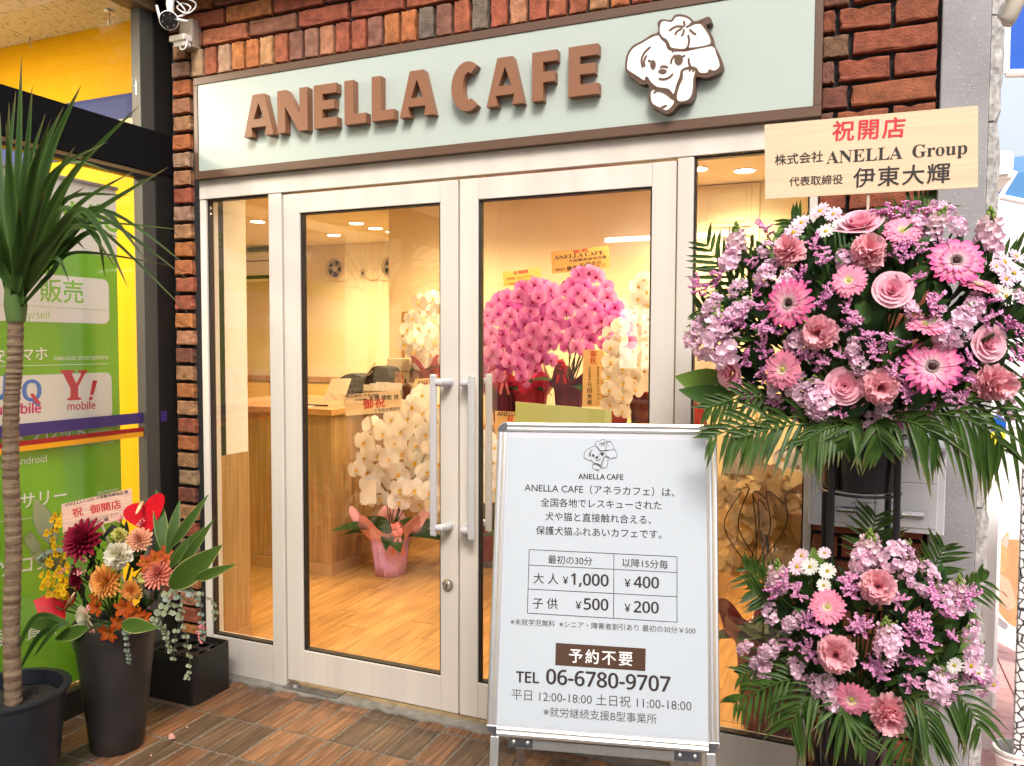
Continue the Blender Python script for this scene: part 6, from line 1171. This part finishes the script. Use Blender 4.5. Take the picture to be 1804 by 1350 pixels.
def orchid(label, c, r, h, wrapm, colm, bloss, meshes, size, bowm=None, nleaf=7, leaflen=.22, face=(.25, -1, 0), group='gift orchids inside the cafe', col_r=1.55, col_h=.12, extra=None, bowpos=None, stems=True):
    t = thing('potted_orchid', label, 'orchid', c, group=group); c = V(c)
    mb = MB(); pleated(mb, c, [(0, .0), (r*.72, .002), (r*.8, h*.4), (r*.92, h*.85), (r, h)], amp=.07, ph=RO2.uniform(0, 6)); mb.build('wrapped_pot', wrapm, t, smooth=True)
    MB().lathe([(0, h-.02), (r*.9, h-.02)], c, 20).build('moss', M['soil'], t)
    if colm: collar(MB(), c+V((0, 0, h*.9)), r*.95, r*col_r, col_h, ph=RO2.uniform(0, 6)).build('wrap_collar', colm, t, smooth=True)
    if bowm: bow(t, bowpos or c+V((r*.3, -r*1.05, h*.92)), r*.62, bowm)
    top = c+V((0, 0, h))
    for k in range(nleaf):
        a = 2*pi*k/nleaf+RO2.uniform(-.3, .3); L = leaflen*RO2.uniform(.8, 1.15); put_leaf(OLF[k % 2], t, top+V((.03*cos(a), .03*sin(a), -.01)), top+V((L*cos(a), L*sin(a), L*RO2.uniform(.12, .5))), 1.15, face=(0, -.3, 1))
    pts = []
    for b in bloss:
        x, y, Y = b[0], b[1], b[2]; p = at(x, y, Y+RO2.uniform(-.03, .03)); s = (b[3] if len(b) > 3 else size)*RO2.uniform(.9, 1.08); me = b[4] if len(b) > 4 else RO2.choice(meshes); pts.append(p)
        d = V(face)+V((RO2.uniform(-.45, .45), 0, RO2.uniform(-.35, .15))); up = Matrix.Rotation(RO2.uniform(-.3, .3), 3, 'Y') @ V((0, 0, 1)); z = d.normalized(); y_ = (up-z*up.dot(z)).normalized(); x_ = y_.cross(z)
        inst('orchid_blossom', me, t, Matrix(((x_.x, y_.x, z.x, p.x), (x_.y, y_.y, z.y, p.y), (x_.z, y_.z, z.z, p.z), (0, 0, 0, 1))) @ Matrix.Scale(s, 4))
    if stems and pts:
        sm = MB(); sm.col = (.07, .10, .03); hi = max(p.z for p in pts)
        for k in range(0, len(pts), 5): p = pts[k]+V((0, .03, 0)); sm.tube(curve3([top+V((RO2.uniform(-.03, .03), 0, 0)), top.lerp(p, .55)+V((0, .05, .10)), p], 5), .0035, 5, False)
        tag(sm.build('flower_stems', M['leaf'], t, smooth=True), kind='stuff')
    return t
def scatter(poly, mind, Y0, Y1, n=400):
    xs = [p[0] for p in poly]; ys = [p[1] for p in poly]; out = []
    def ins(x, y):
        c = False; j = len(poly)-1
        for i in range(len(poly)):
            if (poly[i][1] > y) != (poly[j][1] > y) and x < (poly[j][0]-poly[i][0])*(y-poly[i][1])/(poly[j][1]-poly[i][1])+poly[i][0]: c = not c
            j = i
        return c
    for _ in range(n):
        x, y = RO2.uniform(min(xs), max(xs)), RO2.uniform(min(ys), max(ys))
        if ins(x, y) and all((x-a)**2+(y-b)**2 > mind*mind for a, b, _ in out): out.append((x, y, RO2.uniform(Y0, Y1)))
    return out
WRP = lambda n, c, r=.35, tr=.15: mat(n, c, r, trans=tr, nscale=8, namt=.15, bump=.25, bscale=12)
pinkw = WRP('pink_wrap', (.90, .52, .95)); salm = WRP('salmon_organza', (.88, .44, .58)); coral = mat('coral_ribbon', (.76, .20, .20), .35); redw = WRP('red_wrap', (.52, .03, .06)); plum = WRP('plum_wrap', (.16, .02, .06)); maro = WRP('maroon_wrap', (.14, .012, .02), .2); hotp = WRP('hot_pink_cellophane', (.62, .04, .15), .18, .35); redr = mat('red_ribbon', (.55, .012, .03), .3); pkr = mat('pink_ribbon', (.72, .22, .30), .35)
c1 = atz(685, 1012, .0); 
orchid('white orchid in a pink wrapped pot with coral bow on the cafe floor', (c1.x, c1.y+.02, .0), .135, .27, pinkw, salm, scatter([(632, 780), (655, 745), (690, 740), (705, 715), (745, 690), (790, 690), (790, 890), (740, 895), (700, 890), (680, 885), (640, 880), (625, 820)], 20, c1.y-.16, c1.y+.06, 1500), PHW, .074, coral, 9, .30, col_r=1.85, col_h=.15, bowpos=at(703, 932, c1.y-.14))
orchid('white orchid with red wrapping on the end of the counter', at(762, 698, 2.2), .10, .17, redw, redw, scatter([(712, 580), (728, 540), (750, 520), (795, 510), (795, 640), (740, 645), (715, 625)], 18, 2.0, 2.2, 1200), PHW, .068, pkr, 5, .2, bowpos=at(770, 668, 2.05))
zs = .99
def onshelf(px, Y): p = at(px, 720, Y); return V((p.x, p.y, zs))
orchid('left pink orchid in a plum wrapped pot on the display shelf', onshelf(890, 1.72), .095, .22, plum, hotp, scatter([(846, 560), (870, 530), (905, 510), (940, 500), (945, 560), (925, 640), (930, 690), (905, 640), (880, 660), (868, 690), (846, 690)], 14, 1.52, 1.7, 1200), PHP, .052, pkr, 7, .2, col_r=1.7, bowpos=at(890, 662, 1.6))
orchid('pink orchid in glowing hot pink cellophane on the display shelf', onshelf(935, 1.74), .11, .20, hotp, hotp, scatter([(915, 520), (945, 495), (975, 510), (975, 560), (975, 640), (950, 650), (920, 665), (905, 620)], 14, 1.52, 1.7, 1200), PHP, .052, None, 6, .2, col_r=1.6)
mg = [(1000, 505, 1.75, .05, PHM[0]), (1010, 500, 1.75, .05, PHM[0]), (1005, 515, 1.74, .05, PHM[0]), (1064, 545, 1.7, .04, PHM[0])]
orchid('largest pink orchid in a maroon pot with red bow behind the right door', onshelf(1002, 1.70), .092, .24, maro, maro, scatter([(965, 560), (985, 510), (1015, 482), (1050, 478), (1070, 500), (1085, 540), (1105, 580), (1108, 605), (1080, 612), (1050, 605), (1020, 622), (985, 615), (968, 600)], 15.5, 1.45, 1.68, 1500)+mg, PHP, .052, redr, 6, .2, bowpos=at(990, 642, 1.58))
orchid('white orchid hanging in a long spray beside the upright card', onshelf(1085, 1.80), .085, .22, redw, None, [(1092, 540, 1.7), (1102, 560, 1.7)]+[(1085+9*(-1)**i+RO2.uniform(-4, 4), 575+12.5*i, 1.42) for i in range(13)], PHW, .052, None, 5, .18)
orchid('tall white orchid column at the right edge of the right door', onshelf(1132, 1.85), .085, .22, maro, redw, [(1130+10*(-1)**i+RO2.uniform(-5, 5), 492+11.5*i, 1.6) for i in range(18)], PHW, .054, None, 5, .18)
orchid('white orchid behind the left edge of the right side window', onshelf(1225, 2.0), .09, .2, redw, redw, [(1232+11*(-1)**i+RO2.uniform(-6, 6), 545+13*i, 1.8) for i in range(13)], PHW, .055, None, 5, .18)
o1 = [o for o in bpy.data.objects if o.get('label', '').startswith('white orchid in a pink wrapped')][0]
slab4('tag_card', M['white'], o1, [at(636, 890, c1.y-.17), at(663, 888, c1.y-.17), at(662, 846, c1.y-.17), at(637, 848, c1.y-.17)], .002)
dk = thing('carton', 'dark printed carton with wheel pictures on the floor behind the pink wrapped pot', 'box', (-.98, 1.95, 0)); MB().box(-1.10, -.62, 1.95, 2.2, .0, .42).build('body', mat('dark_print', (.05, .045, .05), .35, nscale=6, col2=(.16, .13, .14)), dk, bevel=.004)
for k, (wx, wz) in enumerate(((-.95, .27), (-.78, .14))):
    MB().lathe([(.085, 0), (.085, .002), (.06, .002), (.06, 0)], (wx, 1.9485, wz), 20, Matrix.Rotation(pi/2, 3, 'X')).build('wheel_print', mat('pink_print', (.45, .12, .2), .4) if not k else M['steel'], dk)
c2 = atz(858, 950, .0)
orchid('low white orchid between the right door stile and the price board', at(856, 985, 1.0)*1, .08, .14, maro, None, scatter([(842, 770), (862, 770), (880, 790), (880, 860), (862, 880), (846, 860)], 14, .9, 1.0, 200), PHW, .05, None, 4, .15, stems=False)
# wrapped white orchid seen from the back in the right side window
c3 = V((1.13, .40, .0))
orw = WRP('amber_paper', (.50, .27, .09), .5, .3)
PHB = [phal((.62, .42, .18), (.66, .47, .22), (.5, .3, .08), (.5, .3, .1))]
bo = orchid('orchids in amber paper and tall maroon wrap behind the right side window', c3, .13, .36, maro, maro, scatter([(1275, 850), (1300, 835), (1360, 832), (1412, 845), (1420, 930), (1405, 1000), (1330, 1010), (1278, 990)], 21, .40, .52, 900), PHB, .058, None, 6, .2, face=(.1, -.6, .8))
mb = MB(); mb.col = (.03, .014, .008)
for k in range(6):
    x0 = 1285+20*k; mb.tube(curve3([at(1340+RO2.uniform(-25, 25), 1010, .3), at(x0+RO2.uniform(-10, 10), 930, .26), at(x0+RO2.uniform(-15, 25), 870+RO2.uniform(-15, 15), .27), at(x0+RO2.uniform(0, 30), 880+RO2.uniform(-20, 20), .28)], 5), .0022, 5, False)
tag(mb.build('support_wires', M['leaf'], bo, smooth=True), kind='stuff')
orchid('yellow white orchid at the right frame of the right side window', V((1.21, .75, .0)), .1, .5, orw, None, [(1395+14*(-1)**i+RO2.uniform(-4, 4), 795+13*i, .55) for i in range(14)], PHW, .05, None, 4, .18)
tb2 = thing('wooden_box', 'plain wooden box on the floor behind the right side window', 'box', (1.3, .55, 0)); MB().box(1.17, 1.42, .50, .85, .0, .38).build('body', M['oaktop'], tb2, bevel=.004); MB().box(1.172, 1.418, .497, .4995, .36, .378).build('rim', M['oakv'], tb2)
wc = thing('paper_bag', 'pale paper gift bag hanging inside the right side window above the amber paper', 'bag', at(1310, 800, .45)); a, b = at(1272, 835, .5), at(1345, 770, .5)
MB().box(a.x, b.x, .50, .56, a.z, b.z).build('bag_body', mat('bag_paper', (.62, .50, .34), .7), wc, bevel=.004); MB().tube(curve3([(a.x+.03, .51, b.z), ((a.x+b.x)/2, .51, b.z+.09), (b.x-.03, .51, b.z)]), .003, 6).build('handle', M['cream'], wc)
